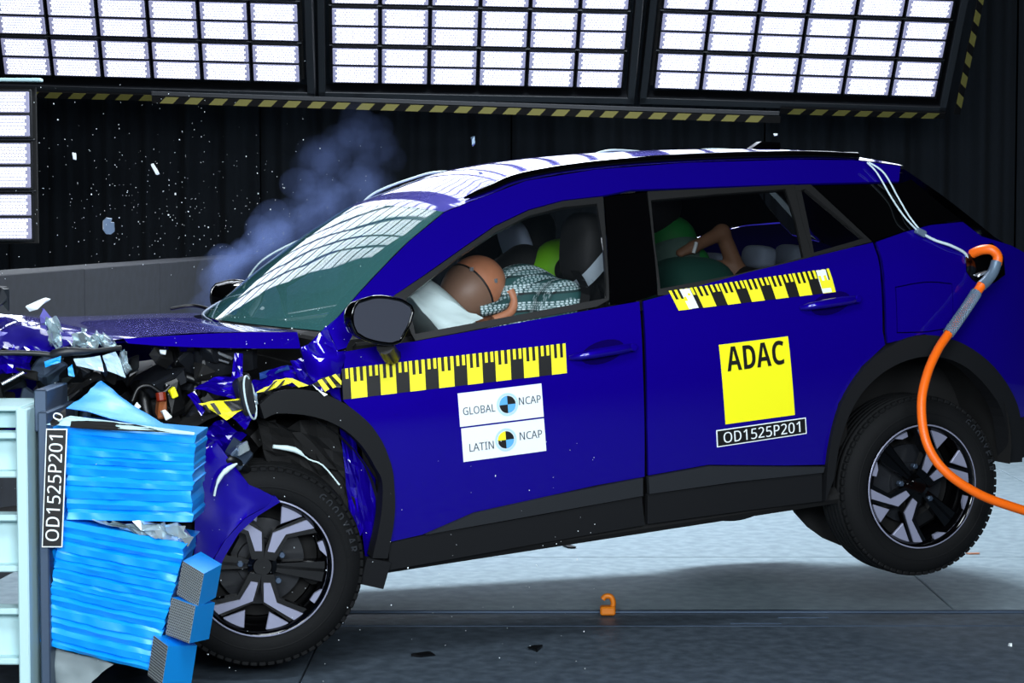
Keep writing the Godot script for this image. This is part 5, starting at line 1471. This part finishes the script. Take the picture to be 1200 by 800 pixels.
# ---------------------------------------------------------------- debris
func debris():
	tag(obj("flying_disc", prism(PackedVector2Array([Vector2(-0.024, -0.01), Vector2(-0.018, 0.026), Vector2(-0.002, 0.037), Vector2(0.02, 0.03), Vector2(0.012, 0.016), Vector2(0.026, 0.012), Vector2(0.022, -0.024), Vector2(0.006, -0.034), Vector2(-0.014, -0.03)]), -0.006, 0.006, 0.003), M.tape, self, turned(V([-1.673,1.539,-1.5])[0], Vector3(10, 20, 10))), "pale round fragment flying against the black curtain", "debris")
	tag(obj("flying_sliver", lump(Vector3(0.012, 0.052, 0.008), 102, 0.15), M.white, self, turned(V([-1.479,1.779,-1.5])[0], Vector3(0, 0, 28))), "thin white sliver flying above the pale round fragment", "debris")
	tag(obj("flying_strip", lump(Vector3(0.06, 0.02, 0.012), 103, 0.3), M.white, self, turned(V([-1.55,1.288,0.3])[0], Vector3(0, 0, 30))), "bent white strip flying over the crushed bonnet", "debris")
	tag(obj("flying_scrap", lump(Vector3(0.035, 0.085, 0.03), 104, 0.4), M.grey_plastic, self, turned(V([-1.667,1.316,0.3])[0], Vector3(0, 0, 12))), "dark jagged scrap at the left edge over the bonnet", "debris")
	tag(obj("flying_chip", lump(Vector3(0.014, 0.022, 0.01), 105, 0.3), M.white, self, turned(V([-1.701,1.812,-1])[0], Vector3(0, 0, 0))), "tiny white chip flying beside the left lamp stack", "debris")
	tag(obj("flying_chip", lump(Vector3(0.014, 0.012, 0.01), 106, 0.3), M.white, self, turned(V([1.026,1.895,-1])[0], Vector3(0, 0, 0))), "tiny white chip flying above the aerial fin", "debris")
	tag(obj("flying_chip", lump(Vector3(0.014, 0.03, 0.01), 107, 0.3), M.tape, self, turned(V([-.149,1.868,-1])[0], Vector3(0, 0, 8))), "tiny grey chip flying above the front of the roof", "debris")
	# specks of glass and dust thrown up in front of the curtain and over the nose
	var mm := MultiMesh.new()
	mm.transform_format = MultiMesh.TRANSFORM_3D
	mm.mesh = lump(Vector3(1, 1, 1), 111, 0.3)
	mm.instance_count = 900
	for i in 900:
		var p := Vector3()
		if i < 420: p = Vector3(-1.12 + rng.randfn(0, 0.32) - 0.2 * rng.randf(), 1.5 + absf(rng.randfn(0, 0.26)) + rng.randf_range(-0.15, 0.05), rng.randf_range(-1.4, 0.6))
		elif i < 720: p = CARX * Vector3(rng.randf_range(-0.9, 0.5), rng.randf_range(0.45, 1.16), rng.randf_range(0.4, 0.95))
		else: p = Vector3(rng.randf_range(-1.5, 0.3), rng.randf_range(0.02, 0.9), rng.randf_range(-0.2, 0.9))
		var sz := rng.randf_range(0.0008, 0.0019) * (2.0 if rng.randf() < 0.07 else 1.0)
		mm.set_instance_transform(i, Transform3D(Basis.from_euler(Vector3(rng.randf() * 6, rng.randf() * 6, 0)).scaled(Vector3(sz, sz * rng.randf_range(0.7, 1.8), sz)), p))
	var mi := MultiMeshInstance3D.new()
	mi.name = "flying_glass_specks"
	mi.multimesh = mm
	mi.material_override = M.white
	add_child(mi)
	tag(mi, "cloud of tiny bright glass specks flying over the crushed nose", "debris", "", "stuff")
	# scraps lying on the floor
	tag(obj("floor_scrap", lump(Vector3(0.03, 0.012, 0.07), 121, 0.3), M.grey_plastic, self, turned(Vector3(V([0.278,-.007,-2.75])[0].x, 0.006, -2.75), Vector3(0, 20, 0))), "small dark scrap lying on the pale floor beyond the front door", "debris")
	tag(obj("floor_scrap", lump(Vector3(0.06, 0.01, 0.05), 122, 0.3), M.dark_plastic, self, turned(Vector3(V([-.316,-.014,-.28])[0].x, 0.005, -0.28), Vector3(0, 40, 0))), "flat dark scrap on the dark deck right of the front wheel", "debris")
	tag(obj("floor_scrap", lump(Vector3(0.07, 0.01, 0.05), 123, 0.3), M.dark_plastic, self, turned(Vector3(V([0.087,-.005,-.4])[0].x, 0.005, -0.4), Vector3(0, 70, 0))), "flat dark scrap on the dark deck in front of the tow hook", "debris")
	tag(obj("floor_scrap", lump(Vector3(0.012, 0.012, 0.012), 124, 0.3), M.white, self, at(V([1.831,0,-.45])[0].x, 0.006, -0.45)), "tiny white chip on the dark deck at the right edge", "debris")
	tag(obj("floor_scrap", lump(Vector3(0.05, 0.006, 0.02), 125, 0.3), M.skin_dummy, self, at(V([2.165,-.011,-2.55])[0].x, 0.004, -2.55)), "small reddish flake on the pale floor behind the rear wheel", "debris")

# ---------------------------------------------------------------- smoke
func smoke():
	var spine := V([-1.26,1.229,-2.3,-1.149,1.317,-2.35,-1.017,1.433,-2.4,-.884,1.55,-2.45,-.789,1.735,-2.5,-.694,1.932,-2.5])
	var thin := [0.9, 1.3, 1.1, 0.75, 0.4, 0.14]
	var sm := thing("smoke", "thin blue-grey smoke rising behind the windscreen", "smoke")
	sm.set_meta("kind", "stuff")
	var mats := []
	for k in 12:
		var m := FogMaterial.new()
		m.albedo = Color(0.6, 0.7, 1.0)
		m.density = 0.1 + 0.14 * k
		mats.append(m)
	for i in 420:
		var t := pow(rng.randf(), 1.6) * 4.99
		var k := int(t)
		var c: Vector3 = spine[k].lerp(spine[k + 1], t - k)
		var wide := lerpf(0.09, 0.11, t / 5.0)
		var off := Vector3(clampf(rng.randfn(0, 1), -1.5, 1.5) * wide, clampf(rng.randfn(0, 1), -1.5, 1.5) * wide * 0.8, clampf(rng.randfn(0, 1), -2, 2) * 0.08)
		var dn: float = lerpf(thin[k], thin[k + 1], t - k) * rng.randf_range(0.3, 0.75)
		var f := FogVolume.new()
		f.name = "smoke_puff"
		f.shape = RenderingServer.FOG_VOLUME_SHAPE_ELLIPSOID
		var r := rng.randf_range(0.07, 0.18)
		f.size = Vector3(r * rng.randf_range(0.8, 1.6), r, r)
		f.position = c + off
		f.rotation = Vector3(0, 0, rng.randf_range(0, 2.0))
		f.material = mats[clampi(int((dn - 0.1) / 0.14), 0, 11)]
		sm.add_child(f, true)
		f.set_meta("kind", "stuff")
